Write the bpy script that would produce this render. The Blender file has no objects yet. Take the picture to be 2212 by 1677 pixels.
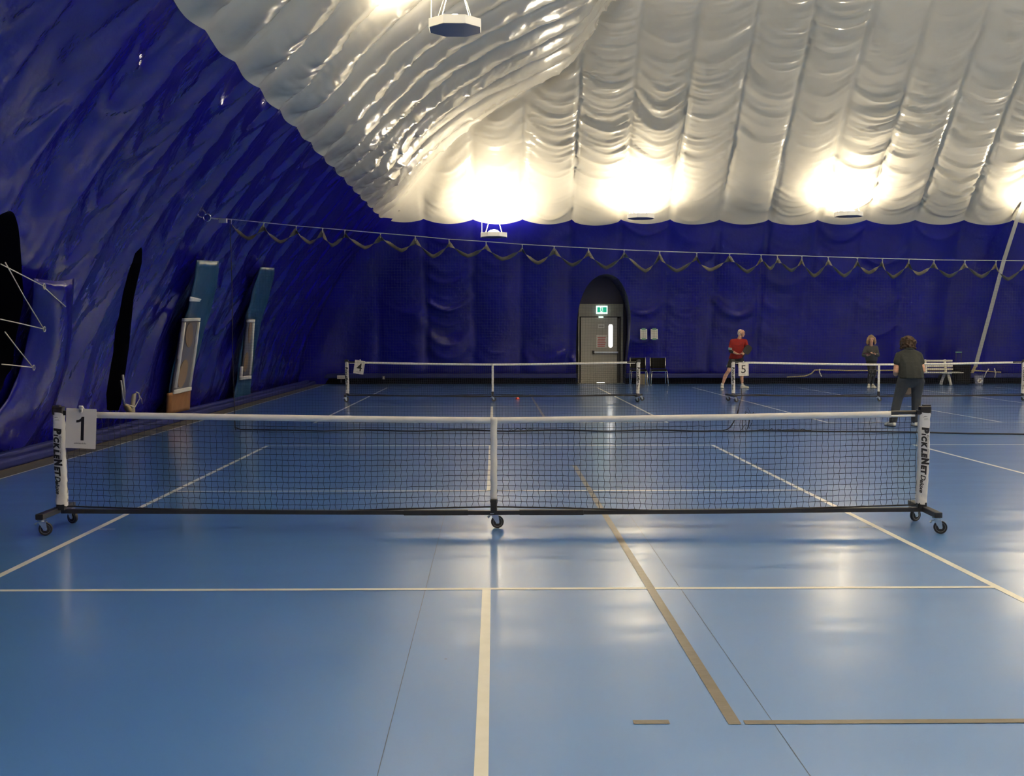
import bpy, bmesh, math, random
import numpy as np
from mathutils import Vector, Matrix, Euler
random.seed(7)
PI = math.pi
scene = bpy.context.scene
col = scene.collection
IW, IH, FPX = 2212, 1677, 2450.0
CAMH = 1.5
PITCH = math.atan((IH/2-726)/FPX); YAW = math.atan((IW/2-1067)/FPX)
CAM_EUL = Euler((PI/2-PITCH, 0, -YAW), 'XYZ')
CAM_M = CAM_EUL.to_matrix()
CAM_P = Vector((0, 0, CAMH))

# ------------------------------------------------------------------ measuring helpers (photo pixel -> place in the hall)
def ray(px, py):
    d = CAM_M @ Vector(((px-IW/2)/FPX, -(py-IH/2)/FPX, -1))
    return d/d.y
def P(px, py, Y):
    return CAM_P + ray(px, py)*Y
def F(px, py, z=0.0):
    d = ray(px, py)
    return CAM_P + d*((z-CAMH)/d.z)

# ------------------------------------------------------------------ object helpers
def tag(o, label=None, cat=None, group=None, kind=None):
    if label: o['label'] = label
    if cat: o['category'] = cat
    if group: o['group'] = group
    if kind: o['kind'] = kind
    return o
def empty(name, loc=(0, 0, 0), rz=0.0):
    o = bpy.data.objects.new(name, None); col.objects.link(o)
    o.location = loc; o.rotation_euler = (0, 0, rz); o.empty_display_size = .1
    return o
def children(o): return [c for c in bpy.data.objects if c.parent == o]
def copy_tree(o, parent=None):
    c = o.copy(); col.objects.link(c); c.parent = parent
    for ch in list(o.children): copy_tree(ch, c)
    return c
class MB:
    def __init__(s): s.v = []; s.f = []; s.mi = []; s.cur = 0; s.sm = []; s.smooth = False
    def add(s, vs, fs):
        b = len(s.v); s.v += [tuple(p) for p in vs]
        for f in fs: s.f.append([i+b for i in f]); s.mi.append(s.cur); s.sm.append(s.smooth)
    def box(s, c, d, rot=None):
        x, y, z = d[0]/2, d[1]/2, d[2]/2; c = Vector(c)
        vs = [Vector((i*x, j*y, k*z)) for k in (-1, 1) for j in (-1, 1) for i in (-1, 1)]
        if rot is not None: vs = [rot @ v for v in vs]
        s.add([v+c for v in vs], [(0,2,3,1),(4,5,7,6),(0,1,5,4),(2,6,7,3),(0,4,6,2),(1,3,7,5)])
    def rbox(s, c, d, r, n=3, axis='z'):
        # box with rounded vertical (axis) edges and slightly bevelled rims
        ax = {'z': (0,1,2), 'y': (0,2,1), 'x': (1,2,0)}[axis]
        hx, hy, hz = d[ax[0]]/2, d[ax[1]]/2, d[ax[2]]/2
        r = min(r, hx*.99, hy*.99)
        ring = []
        for (sx, sy, a0) in ((1,1,0),(-1,1,PI/2),(-1,-1,PI),(1,-1,1.5*PI)):
            for k in range(n+1):
                a = a0+PI/2*k/n
                ring.append((sx*(hx-r)+r*math.cos(a), sy*(hy-r)+r*math.sin(a)))
        b = min(r*.4, hz*.4)
        levels = [(-hz, b), (-hz+b, 0), (hz-b, 0), (hz, b)]
        vs = []; N = len(ring)
        for z, ins in levels:
            for (x, y) in ring:
                x2 = x*(1-ins/hx); y2 = y*(1-ins/hy)
                q = [0,0,0]; q[ax[0]] = x2; q[ax[1]] = y2; q[ax[2]] = z
                vs.append(Vector(q)+Vector(c))
        fs = []
        for l in range(3):
            for k in range(N):
                fs.append((l*N+k, l*N+(k+1)%N, (l+1)*N+(k+1)%N, (l+1)*N+k))
        fs.append(tuple(reversed(range(N)))); fs.append(tuple(range(3*N, 4*N)))
        s.add(vs, fs)
    def tube(s, pts, r, n=6, cap=True):
        pts = [Vector(p) for p in pts]; m = len(pts); rs = r if isinstance(r, (list, tuple)) else [r]*m
        vs = []; up = None
        for i, p in enumerate(pts):
            t = (pts[min(i+1, m-1)]-pts[max(i-1, 0)])
            if t.length < 1e-9: t = Vector((0, 0, 1))
            t.normalize()
            if up is None:
                up = Vector((0, 0, 1)) if abs(t.z) < .9 else Vector((1, 0, 0))
            a = t.cross(up)
            if a.length < 1e-6: a = t.cross(Vector((0, 1, 0)))
            a.normalize(); b = a.cross(t); up = b
            for k in range(n):
                an = 2*PI*k/n+PI/n
                vs.append(p+a*math.cos(an)*rs[i]+b*math.sin(an)*rs[i])
        fs = [(i*n+k, i*n+(k+1) % n, (i+1)*n+(k+1) % n, (i+1)*n+k) for i in range(m-1) for k in range(n)]
        if cap: fs += [tuple(reversed(range(n))), tuple(range((m-1)*n, m*n))]
        s.add(vs, fs)
    def lathe(s, prof, c=(0,0,0), axis='z', n=24, rot=None):
        c = Vector(c); vs = []; m = len(prof)
        for (r, h) in prof:
            for k in range(n):
                a = 2*PI*k/n; x, y = r*math.cos(a), r*math.sin(a)
                v = {'z': Vector((x, y, h)), 'x': Vector((h, x, y)), 'y': Vector((x, h, y))}[axis]
                if rot is not None: v = rot @ v
                vs.append(v+c)
        fs = [(i*n+k, i*n+(k+1) % n, (i+1)*n+(k+1) % n, (i+1)*n+k) for i in range(m-1) for k in range(n)]
        fs += [tuple(reversed(range(n))), tuple(range((m-1)*n, m*n))]
        s.add(vs, fs)
    def prism(s, poly, fn, d):
        # poly in 2D, fn(u,v,w)->3D, thickness from w=0 to d
        n = len(poly)
        vs = [fn(u, v, 0) for u, v in poly]+[fn(u, v, d) for u, v in poly]
        fs = [tuple(range(n)), tuple(reversed(range(n, 2*n)))]+[(k, n+k, n+(k+1) % n, (k+1) % n) for k in range(n)]
        s.add(vs, fs)
    def sheet(s, grid, nrm_off):
        # grid rows of points -> thin two-sided sheet, nrm_off vector offset for the back
        R, C = len(grid), len(grid[0]); off = Vector(nrm_off)
        vs = [Vector(p) for row in grid for p in row]; vs += [v+off for v in vs]; N = R*C
        fs = []
        for i in range(R-1):
            for j in range(C-1):
                a = i*C+j; fs.append((a, a+1, a+C+1, a+C)); fs.append((N+a, N+a+C, N+a+C+1, N+a+1))
        for i in range(R-1):
            a = i*C; fs.append((a, a+C, N+a+C, N+a)); a = i*C+C-1; fs.append((a+C, a, N+a, N+a+C))
        for j in range(C-1):
            a = j; fs.append((a+1, a, N+a, N+a+1)); a = (R-1)*C+j; fs.append((a, a+1, N+a+1, N+a))
        s.add(vs, fs)
    def build(s, name, mats, parent=None, smooth=None):
        me = bpy.data.meshes.new(name); me.from_pydata(s.v, [], s.f)
        if not isinstance(mats, (list, tuple)): mats = [mats]
        for m in mats: me.materials.append(m)
        me.polygons.foreach_set('material_index', s.mi)
        sm = s.sm if smooth is None else [smooth]*len(s.f)
        me.polygons.foreach_set('use_smooth', sm)
        me.update()
        bm = bmesh.new(); bm.from_mesh(me); bmesh.ops.recalc_face_normals(bm, faces=bm.faces); bm.to_mesh(me); bm.free()
        if smooth:
            try: me.set_sharp_from_angle(angle=math.radians(40))
            except Exception: pass
        o = bpy.data.objects.new(name, me); col.objects.link(o)
        if parent is not None: o.parent = parent
        return o

# ------------------------------------------------------------------ materials
def mat(name, color, rough=.5, metal=0, spec=.5, noise=None, bump=None, emit=None, rvar=None, coat=0, alpha=1, sheen=0, coords='Object', trans=0, cr=.03, bdet=4):
    m = bpy.data.materials.new(name); m.use_nodes = True; nt = m.node_tree; N = nt.nodes; L = nt.links
    b = N['Principled BSDF']
    b.inputs['Base Color'].default_value = (*color, 1); b.inputs['Roughness'].default_value = rough
    b.inputs['Metallic'].default_value = metal; b.inputs['Specular IOR Level'].default_value = spec
    b.inputs['Coat Weight'].default_value = coat; b.inputs['Coat Roughness'].default_value = cr; b.inputs['Alpha'].default_value = alpha
    b.inputs['Transmission Weight'].default_value = trans
    if sheen: b.inputs['Sheen Weight'].default_value = sheen
    tc = N.new('ShaderNodeTexCoord')
    if noise:
        sc, c2, det = noise
        n = N.new('ShaderNodeTexNoise'); n.inputs['Scale'].default_value = sc; n.inputs['Detail'].default_value = det
        L.new(tc.outputs[coords], n.inputs['Vector'])
        r = N.new('ShaderNodeMapRange'); r.interpolation_type = 'SMOOTHERSTEP'; r.inputs[1].default_value = .2; r.inputs[2].default_value = .8
        L.new(n.outputs['Fac'], r.inputs[0])
        mx = N.new('ShaderNodeMix'); mx.data_type = 'RGBA'
        mx.inputs[6].default_value = (*color, 1); mx.inputs[7].default_value = (*c2, 1)
        L.new(r.outputs[0], mx.inputs[0]); L.new(mx.outputs[2], b.inputs['Base Color'])
    if rvar:
        n = N.new('ShaderNodeTexNoise'); n.inputs['Scale'].default_value = rvar[0]; n.inputs['Detail'].default_value = 3
        L.new(tc.outputs[coords], n.inputs['Vector'])
        r = N.new('ShaderNodeMapRange'); r.interpolation_type = 'SMOOTHERSTEP'; r.inputs[1].default_value = .2; r.inputs[2].default_value = .8
        r.inputs[3].default_value = rvar[1]; r.inputs[4].default_value = rvar[2]
        L.new(n.outputs['Fac'], r.inputs[0]); L.new(r.outputs[0], b.inputs['Roughness'])
    if bump:
        n = N.new('ShaderNodeTexNoise'); n.inputs['Scale'].default_value = bump[0]; n.inputs['Detail'].default_value = bdet
        if len(bump) > 3:
            mp = N.new('ShaderNodeMapping'); mp.inputs['Scale'].default_value = bump[3]
            L.new(tc.outputs[coords], mp.inputs['Vector']); L.new(mp.outputs[0], n.inputs['Vector'])
        else: L.new(tc.outputs[coords], n.inputs['Vector'])
        bp = N.new('ShaderNodeBump'); bp.inputs['Strength'].default_value = bump[1]; bp.inputs['Distance'].default_value = bump[2]
        L.new(n.outputs['Fac'], bp.inputs['Height']); L.new(bp.outputs[0], b.inputs['Normal'])
        if coat: L.new(bp.outputs[0], b.inputs['Coat Normal'])
    if emit:
        b.inputs['Emission Color'].default_value = (*emit[0], 1); b.inputs['Emission Strength'].default_value = emit[1]
    return m
M = {}
M['white_vinyl'] = mat('white_vinyl', (.57, .535, .455), .26, spec=.7, noise=(.7, (.52, .49, .415), 3), rvar=(1.3, .15, .262), bump=(5, .2, .02))
M['blue_vinyl'] = mat('blue_vinyl', (.007, .006, .225), .2, spec=.30, noise=(.8, (.009, .008, .165), 3), rvar=(1.1, .09, .19), bump=(3.2, .45, .04))
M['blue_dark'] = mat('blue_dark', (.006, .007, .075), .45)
M['teal_vinyl'] = mat('teal_vinyl', (.012, .07, .16), .3, noise=(3, (.01, .05, .13), 3), bump=(6, .2, .02))
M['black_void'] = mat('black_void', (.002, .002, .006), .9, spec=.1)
M['floor_blue'] = mat('floor_blue', (.080, .222, .57), .32, spec=.7, noise=(.35, (.086, .235, .59), 3), bump=(.9, 1.0, .012, (.7, 1.6, 1)), coat=1.0, cr=.16, bdet=1.8)
M['line_white'] = mat('line_white', (.86, .85, .79), .3, noise=(8, (.80, .79, .73), 3), bump=(1.1, 1.0, .010, (.6, 1.7, 1)), coat=.4, cr=.15, bdet=1.5)
M['line_taupe'] = mat('line_taupe', (.15, .125, .095), .3, noise=(6, (.12, .10, .075), 3), bump=(14, .6, .004), coat=.5, cr=.2)
M['seam_dark'] = mat('seam_dark', (.02, .045, .11), .35, coat=.5, cr=.15)
M['strip_grey'] = mat('strip_grey', (.05, .05, .05), .7, noise=(4, (.07, .065, .055), 4))
M['ledge'] = mat('ledge', (.12, .10, .09), .8, noise=(5, (.07, .06, .06), 4), bump=(20, .3, .01))
M['kerb_blue'] = mat('kerb_blue', (.012, .018, .12), .5, spec=.25, noise=(3, (.016, .022, .14), 3), bump=(6, .2, .02))
M['black_powder'] = mat('black_powder', (.018, .017, .02), .38, noise=(30, (.025, .023, .024), 3))
M['black_cord'] = mat('black_cord', (.006, .006, .012), .6)
M['net_cord'] = mat('net_cord', (.01, .014, .03), .55)
M['white_tape'] = mat('white_tape', (.78, .76, .74), .5, noise=(12, (.72, .70, .68), 3), bump=(60, .15, .003))
M['white_sleeve'] = mat('white_sleeve', (.76, .74, .73), .5, bump=(9, .5, .015), noise=(8, (.66, .64, .63), 3))
M['ink'] = mat('ink', (.008, .006, .008), .5)
M['ink_grey'] = mat('ink_grey', (.28, .27, .26), .6)
M['zinc'] = mat('zinc', (.62, .68, .72), .28, metal=.9, bump=(30, .2, .003))
M['wheel_hub'] = mat('wheel_hub', (.33, .33, .31), .45)
M['tyre'] = mat('tyre', (.012, .012, .016), .55)
M['card'] = mat('card', (.74, .70, .66), .55, noise=(4, (.71, .67, .63), 2))
M['lamp_white'] = mat('lamp_white', (.85, .83, .78), .4, emit=((1, .88, .68), .22))  # faint emission stands in for bulb light through the tray rim
M['lamp_under'] = mat('lamp_under', (.16, .18, .24), .3)
M['lamp_glow'] = mat('lamp_glow', (1, 1, 1), .4, emit=((1, .86, .62), 150))
M['rope'] = mat('rope', (.7, .66, .58), .6)
M['strap_grey'] = mat('strap_grey', (.33, .34, .35), .6)
M['strap_tan'] = mat('strap_tan', (.40, .33, .18), .6)
M['door_grey'] = mat('door_grey', (.36, .35, .32), .5, noise=(3, (.33, .32, .29), 3))
M['frame_grey'] = mat('frame_grey', (.24, .235, .21), .55, noise=(5, (.20, .195, .18), 3))
M['glass_lit'] = mat('glass_lit', (.9, .9, .9), .2, emit=((1, .97, .9), 2.6))
M['exit_green'] = mat('exit_green', (.0, .28, .17), .4, emit=((.0, .55, .33), .55))
M['exit_white'] = mat('exit_white', (.7, .8, .75), .4, emit=((.8, 1, .9), .9))
M['paper'] = mat('paper', (.62, .62, .60), .7)
M['red_print'] = mat('red_print', (.45, .10, .10), .7)
M['green_tape'] = mat('green_tape', (.10, .26, .2), .6)
M['plywood'] = mat('plywood', (.30, .14, .06), .6, noise=(6, (.24, .11, .045), 5))
M['panel_grey'] = mat('panel_grey', (.09, .095, .15), .5, noise=(3, (.12, .11, .14), 3))
M['panel_brown'] = mat('panel_brown', (.22, .15, .10), .6)
M['fabric_black'] = mat('fabric_black', (.008, .008, .008), .9, spec=.15, bump=(60, .2, .004))
M['bench_white'] = mat('bench_white', (.72, .70, .64), .5, noise=(7, (.64, .61, .54), 4))
M['clear_bag'] = mat('clear_bag', (.16, .17, .26), .3)
M['beige'] = mat('beige', (.30, .27, .22), .7)
M['red_plastic'] = mat('red_plastic', (.75, .08, .06), .4)
M['chrome'] = mat('chrome', (.75, .75, .75), .2, metal=1)
M['skin'] = mat('skin', (.60, .34, .24), .5, noise=(14, (.54, .29, .20), 3))
M['hair_white'] = mat('hair_white', (.62, .52, .42), .6)
M['hair_blond'] = mat('hair_blond', (.34, .23, .13), .6, noise=(22, (.16, .10, .06), 4), bump=(30, .8, .02))
M['hair_brown'] = mat('hair_brown', (.022, .011, .007), .6, spec=.25, noise=(20, (.055, .027, .013), 4), bump=(30, .8, .02))
M['shirt_red'] = mat('shirt_red', (.30, .022, .018), .85, spec=.2, noise=(7, (.24, .018, .015), 3), bump=(9, .5, .02))
M['shorts'] = mat('shorts', (.012, .014, .018), .8, bump=(9, .4, .02))
M['sweater'] = mat('sweater', (.055, .058, .062), .9, bump=(12, .5, .02))
M['polo'] = mat('polo', (.006, .009, .010), .85, bump=(9, .5, .02), noise=(5, (.014, .018, .018), 2))
M['trousers'] = mat('trousers', (.02, .025, .035), .85, bump=(9, .5, .02), noise=(5, (.026, .032, .042), 2))
M['shoe_white'] = mat('shoe_white', (.70, .69, .62), .5)
M['shoe_dark'] = mat('shoe_dark', (.03, .03, .035), .5)
M['stripe_light'] = mat('stripe_light', (.25, .4, .4), .6)
M['eye_dark'] = mat('eye_dark', (.02, .015, .012), .3)
M['lip'] = mat('lip', (.40, .10, .09), .5)
M['swag_band'] = mat('swag_band', (.045, .042, .036), .7, noise=(12, (.075, .07, .06), 3))

# ------------------------------------------------------------------ the inflated hall
YC, XC = 14.0, 14.0
ZT = 12.0
_zs = np.linspace(0, ZT, 1201)
def _smooth(zk, xk, sig=.22):
    x = np.interp(_zs, zk, xk); k = np.arange(-60, 61)*.01; g = np.exp(-k*k/2/sig/sig); g /= g.sum()
    e0 = x[0]+(x[1]-x[0])*np.arange(-60, 0); e1 = x[-1]+(x[-1]-x[-2])*np.arange(1, 61)
    return np.convolve(np.concatenate([e0, x, e1]), g, 'valid')
_XL = _smooth([0, 1.5, 3.3, 4.98, 5.8, 6.5, 7.25, 7.9, 8.6, 9.2, 10, 10.8, 11.5, 12], [-6.0, -5.62, -4.6, -3.28, -2.42, -1.8, -.9, .35, 1.9, 2.3, 2.8, 4.5, 8, 12])
_YB = _smooth([0, 1.5, 3, 4.98, 10.08, 10.8, 11.5, 12], [35.75, 35.4, 34.9, 34.0, 28.94, 27.5, 24.5, 20])
def XL(z): return np.interp(z, _zs, _XL)
def YB(z): return np.interp(z, _zs, _YB)
def RAD(z): return np.interp(z, [0, 3, 5, 7], [1.6, 1.5, 1.0, .25])
PAN = 1.47
ZBND = 4.98
def hsh(ix, iy, seed):
    h = (ix.astype(np.int64)*374761393+iy.astype(np.int64)*668265263+seed*982451653) & 0xffffffff
    h = ((h ^ (h >> 13))*1274126177) & 0xffffffff
    return ((h ^ (h >> 16)) & 0xffffff)/float(0xffffff)
def vn(x, y, seed=0):
    x0 = np.floor(x); y0 = np.floor(y); fx = x-x0; fy = y-y0
    fx = fx*fx*fx*(fx*(fx*6-15)+10); fy = fy*fy*fy*(fy*(fy*6-15)+10)
    a = hsh(x0, y0, seed); b = hsh(x0+1, y0, seed); c = hsh(x0, y0+1, seed); d = hsh(x0+1, y0+1, seed)
    return (a*(1-fx)+b*fx)*(1-fy)+(c*(1-fx)+d*fx)*fy
def sstep(a, b, x):
    t = np.clip((x-a)/(b-a), 0, 1); return t*t*(3-2*t)
def ridge(n, p=2.2): return (1-np.abs(2*n-1))**p

def disp_ceiling(c, v, seed, c0, side):
    a = (c-c0)/PAN; p = np.floor(a); a = a-p
    edge = np.clip(np.minimum(a, 1-a)/.05, 0, 1)
    pr = hsh(p, p*0+3, seed)
    if side == 'left':
        puff = .15*np.sin(PI*a**.85)**.75
        D = .12+.5*vn(p*3.1, v*.3, seed+1)
    else:
        puff = .10*np.sin(PI*a**(.75+.5*pr))**.85
        D = .16+.42*vn(p*3.1, v*.35, seed+1)
    phi = v+D*4*a*(1-a)+(pr-.5)*.9*(a-.5)+.08*vn(c*2.2, v*1.2, seed+9)
    n1 = vn(p*13.7+a*.35, phi*2.3, seed+2); n2 = vn(p*5.3+a*.8, phi*5.5, seed+3); n3 = vn(p*3.3+a*1.6, phi*12, seed+4)
    m = .5+.75*sstep(.3, .75, vn(c*.45, v*.35, seed+5))
    nearseam = .45+.55*np.abs(2*a-1)
    # crumpled knots close to the seams
    kn = sstep(.55, .85, vn(c*1.1, v*.8, seed+6))*ridge(vn(c*7, v*7, seed+7), 1.5)*.035*(.3+.7*np.abs(2*a-1)**2)
    hw_ = (.25+1.0*sstep(.3, .6, a)) if side == 'left' else 1.0
    folds = hw_*(.058*ridge(n1)+.036*ridge(n2)*nearseam+.022*ridge(n3)*nearseam)*m
    return puff+edge*(folds+kn)+.004*vn(c*14, v*14, seed+8)
CALM = []
def disp_wall(c, v, seed, c0, side):
    a = (c-c0)/PAN; p = np.floor(a); a = a-p
    edge = np.clip(np.minimum(a, 1-a)/.06, 0, 1)
    pr = hsh(p, p*0+3, seed)
    if side == 'left':
        puff = .075-.075*np.sin(PI*a**1.25)**.7
        lean = c+v*.10
        up = sstep(1.5, 3.4, v)
        D = .55+.8*vn(p*3.1, v*.3, seed+1)
        phi = v+D*4*a*(1-a)+(pr-.2)*.8*(a-.5)
        n1 = vn(p*9.7+a*.3, phi*1.5, seed+2); n2 = vn(p*4.1+a*.9, phi*3.4, seed+3)
        n3 = vn(p*2.1+a*1.5, phi*7, seed+4)
        sw = (.058*ridge(n1, 3.5)+.024*ridge(n2, 3)*(.4+.6*np.abs(2*a-1))+.008*ridge(n3, 2))*sstep(.05, .5, a)*.8+sstep(.5, .8, vn(c*.9, v*.7, seed+20))*ridge(vn(c*5.5, v*5.5, seed+21), 1.5)*.030*(.2+.8*np.abs(2*a-1)**2)*(.22+.78*up)*sstep(.2, .6, vn(c*.8, v*.6, seed+5))
        vert = (.026*ridge(vn(lean*2.2, v*.3, seed+11), 1.6)+.012*ridge(vn(lean*5.0, v*.35, seed+12), 1.6)+.006*ridge(vn(lean*12, v*.6, seed+13), 1.6))*(1-.75*up)
        for (cc_, ww) in CALM: k_ = 1-.8*np.exp(-((c-cc_)/ww)**2)*(1-sstep(2.8, 3.8, v)); sw = sw*k_; vert = vert*k_; puff = .06+(puff-.06)*(.35+.65*k_)
        return puff+edge*sw+vert+.003*vn(c*12, v*12, seed+8)
    puff = .07*np.sin(PI*a)**.9
    D = .28+.4*vn(p*3.1, v*.35, seed+1)
    phi = v+D*4*a*(1-a)+(pr-.5)*.5*(a-.5)
    n1 = vn(p*9.7+a*.25, phi*1.25, seed+2); n2 = vn(p*4.1+a*.6, phi*3.6, seed+3)
    m = sstep(.3, .7, vn(c*.55, v*.5, seed+5))*(.3+.9*sstep(11, 4, c))+.3
    return puff+edge*m*(.085*ridge(n1, 3.5)+.022*ridge(n2, 3))+.03*vn(c*.9, v*.8, seed+10)+.002*vn(c*10, v*10, seed+8)

def inward(side, c, z):
    # base point and inward normal (numpy arrays), fillet included
    dz = .01; r = RAD(z)
    if side == 'back':
        d = np.clip((c-XL(z))/r, .0, 1); off = r*(1-np.sqrt(np.clip(1-(1-d)**2, 0, 1)))
        x = c; y = YB(z)-off; s = (YB(z+dz)-YB(z-dz))/(2*dz); L_ = np.sqrt(1+s*s)
        nx = np.zeros_like(c); ny = -1/L_; nz = s/L_
        fd = sstep(.3, 1.5, d*1.0+np.clip((c-XL(z)-r)/.8, 0, 1))
    else:
        d = np.clip((YB(z)-c)/r, .0, 1); off = r*(1-np.sqrt(np.clip(1-(1-d)**2, 0, 1)))
        x = XL(z)+off; y = c; s = (XL(z+dz)-XL(z-dz))/(2*dz); L_ = np.sqrt(1+s*s)
        nx = 1/L_; ny = np.zeros_like(c); nz = -s/L_
        fd = sstep(.3, 1.5, d*1.0+np.clip((YB(z)-c-r)/.8, 0, 1))
    return x, y, z, nx, ny, nz, fd
ARC = {}
for sd, fn_ in (('back', _YB), ('left', _XL)):
    dd = np.diff(fn_); ARC[sd] = np.concatenate([[0], np.cumsum(np.sqrt(dd*dd+.0001))])
def arc(side, z): return np.interp(z, _zs, ARC[side])
C0 = {'back': 2.32, 'left': 11.4}
def surf(side, c, z, which, extra=0.0):
    x, y, z, nx, ny, nz, fd = inward(side, c, z)
    v = arc(side, z); seed = 11 if side == 'back' else 37
    d = (disp_ceiling if which == 'ceiling' else disp_wall)(c, v, seed, C0[side], side)
    d = d*fd
    if which == 'wall': d = d*sstep(-.2, .5, z)*.999
    else:
        w = sstep(.0, .6, z-ZBND+.12); d = d*w+disp_wall(c, v, seed, C0[side], side)*fd*(1-w)
    d = d+extra
    return x+nx*d, y+ny*d, z+nz*d
def zbound(side, c):
    a = (c-C0[side])/PAN; a = a-np.floor(a)
    if side == 'back': return ZBND-.10*4*a*(1-a)
    return ZBND-.02-.04*np.sin(PI*a**1.5)*sstep(34, 32.5, c)
def left_on(px, py, which='wall'):
    d = ray(px, py); lo, hi = 2.0, 36.0
    for _ in range(50):
        mid = (lo+hi)/2
        if d.x*mid-float(XL(CAMH+d.z*mid)) > .12: lo = mid
        else: hi = mid
    return lo, CAMH+d.z*lo
def back_on(px, py):
    d = ray(px, py); lo, hi = 2.0, 37.0
    for _ in range(50):
        mid = (lo+hi)/2
        if mid < float(YB(CAMH+d.z*mid))-.08: lo = mid
        else: hi = mid
    return d.x*lo, CAMH+d.z*lo

def in_poly(px, py, poly):
    ins = np.zeros(px.shape, bool); n = len(poly)
    for i in range(n):
        x1, y1 = poly[i]; x2, y2 = poly[(i+1) % n]
        if y1 == y2: continue
        c = ((y1 > py) != (y2 > py)) & (px < (x2-x1)*(py-y1)/(y2-y1)+x1); ins ^= c
    return ins
def nearest(px, py, poly):
    best = np.full(px.shape, 1e9); bx = px.copy(); by = py.copy(); n = len(poly)
    for i in range(n):
        x1, y1 = poly[i]; x2, y2 = poly[(i+1) % n]; dx, dy = x2-x1, y2-y1
        t = np.clip(((px-x1)*dx+(py-y1)*dy)/(dx*dx+dy*dy+1e-12), 0, 1); qx = x1+t*dx; qy = y1+t*dy
        d = (px-qx)**2+(py-qy)**2; k = d < best; best[k] = d[k]; bx[k] = qx[k]; by[k] = qy[k]
    return bx, by
def membrane(name, side, which, cs, m, mirror=None, holes=(), zrows=None):
    cs = np.array(cs)
    if which == 'wall': t = np.linspace(0, 1, 110 if zrows is None else zrows)
    else:
        zr = np.concatenate([np.arange(ZBND, 10.3, .0235 if zrows is None else .2), np.linspace(10.35, ZT, 14)]); t = (zr-ZBND)/(ZT-ZBND)
    T, Cc = np.meshgrid(t, cs, indexing='ij')
    # hip edge clamp
    ZB_ = zbound(side, Cc)
    Z = ZB_*T if which == 'wall' else ZB_+T*(ZT-ZB_)
    dele = np.zeros((len(t)-1, len(cs)-1), bool)
    r = RAD(Z)
    if side == 'back':
        lim = XL(Z)+.293*r; lim2 = 2*XC-lim; over = Cc < lim; over2 = Cc > lim2
        Cc = np.clip(Cc, lim, lim2)
    else:
        lim = YB(Z)-.293*r; lim2 = 2*YC-lim; over = Cc > lim; over2 = Cc < lim2
        Cc = np.clip(Cc, lim2, lim)
    ov = over | over2
    dele |= ov[:-1, :-1] & ov[1:, :-1] & ov[:-1, 1:] & ov[1:, 1:]
    for poly in holes:
        ins = in_poly(Cc, Z, poly); allin = ins[:-1, :-1] & ins[1:, :-1] & ins[:-1, 1:] & ins[1:, 1:]
        nx_, nz_ = nearest(Cc, Z, poly); Cc = np.where(ins, nx_, Cc); Z = np.where(ins, nz_, Z); dele |= allin
    # mirrored half: use |c| symmetric surface for the fillet on the far side
    if side == 'back': Ce = np.where(Cc > XC, 2*XC-Cc, Cc)
    else: Ce = np.where(Cc < YC-20, Cc, Cc)
    x, y, z = surf(side, Cc if side == 'left' else Cc, Z, which)
    if side == 'back':
        d = np.clip((Ce-XL(Z))/r, 0, 1); fix = (Cc > XC); off = r*(1-np.sqrt(np.clip(1-(1-d)**2, 0, 1))); y = np.where(fix, y-off*(d < 1), y)
    else:
        Cm = 2*YC-Cc; d = np.clip((YB(Z)-Cm)/r, 0, 1); fix = (Cc < YC); off = r*(1-np.sqrt(np.clip(1-(1-d)**2, 0, 1))); x = np.where(fix, x+off*(d < 1), x)
    if mirror == 'y': y = 2*YC-y
    if mirror == 'x': x = 2*XC-x
    R, C = Cc.shape
    V = np.stack([x, y, z], -1).reshape(-1, 3)
    idx = np.arange(R*C).reshape(R, C)
    q = np.stack([idx[:-1, :-1], idx[:-1, 1:], idx[1:, 1:], idx[1:, :-1]], -1)[~dele]
    me = bpy.data.meshes.new(name); me.from_pydata(V.tolist(), [], q.tolist()); me.materials.append(m)
    bm = bmesh.new(); bm.from_mesh(me); bmesh.ops.remove_doubles(bm, verts=bm.verts, dist=.0005)
    bmesh.ops.delete(bm, geom=[v for v in bm.verts if not v.link_faces], context='VERTS')
    bm.to_mesh(me); bm.free()
    me.polygons.foreach_set('use_smooth', [True]*len(me.polygons)); me.update()
    o = bpy.data.objects.new(name, me); col.objects.link(o)
    return o
def cols(lo, hi, step, c0):
    out = []; k = math.floor((lo-c0)/PAN)
    n = max(2, round(PAN/step))
    while c0+k*PAN < hi:
        for j in range(n):
            c = c0+(k+j/n)*PAN
            if lo <= c <= hi: out.append(c)
        k += 1
    return out
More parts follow.
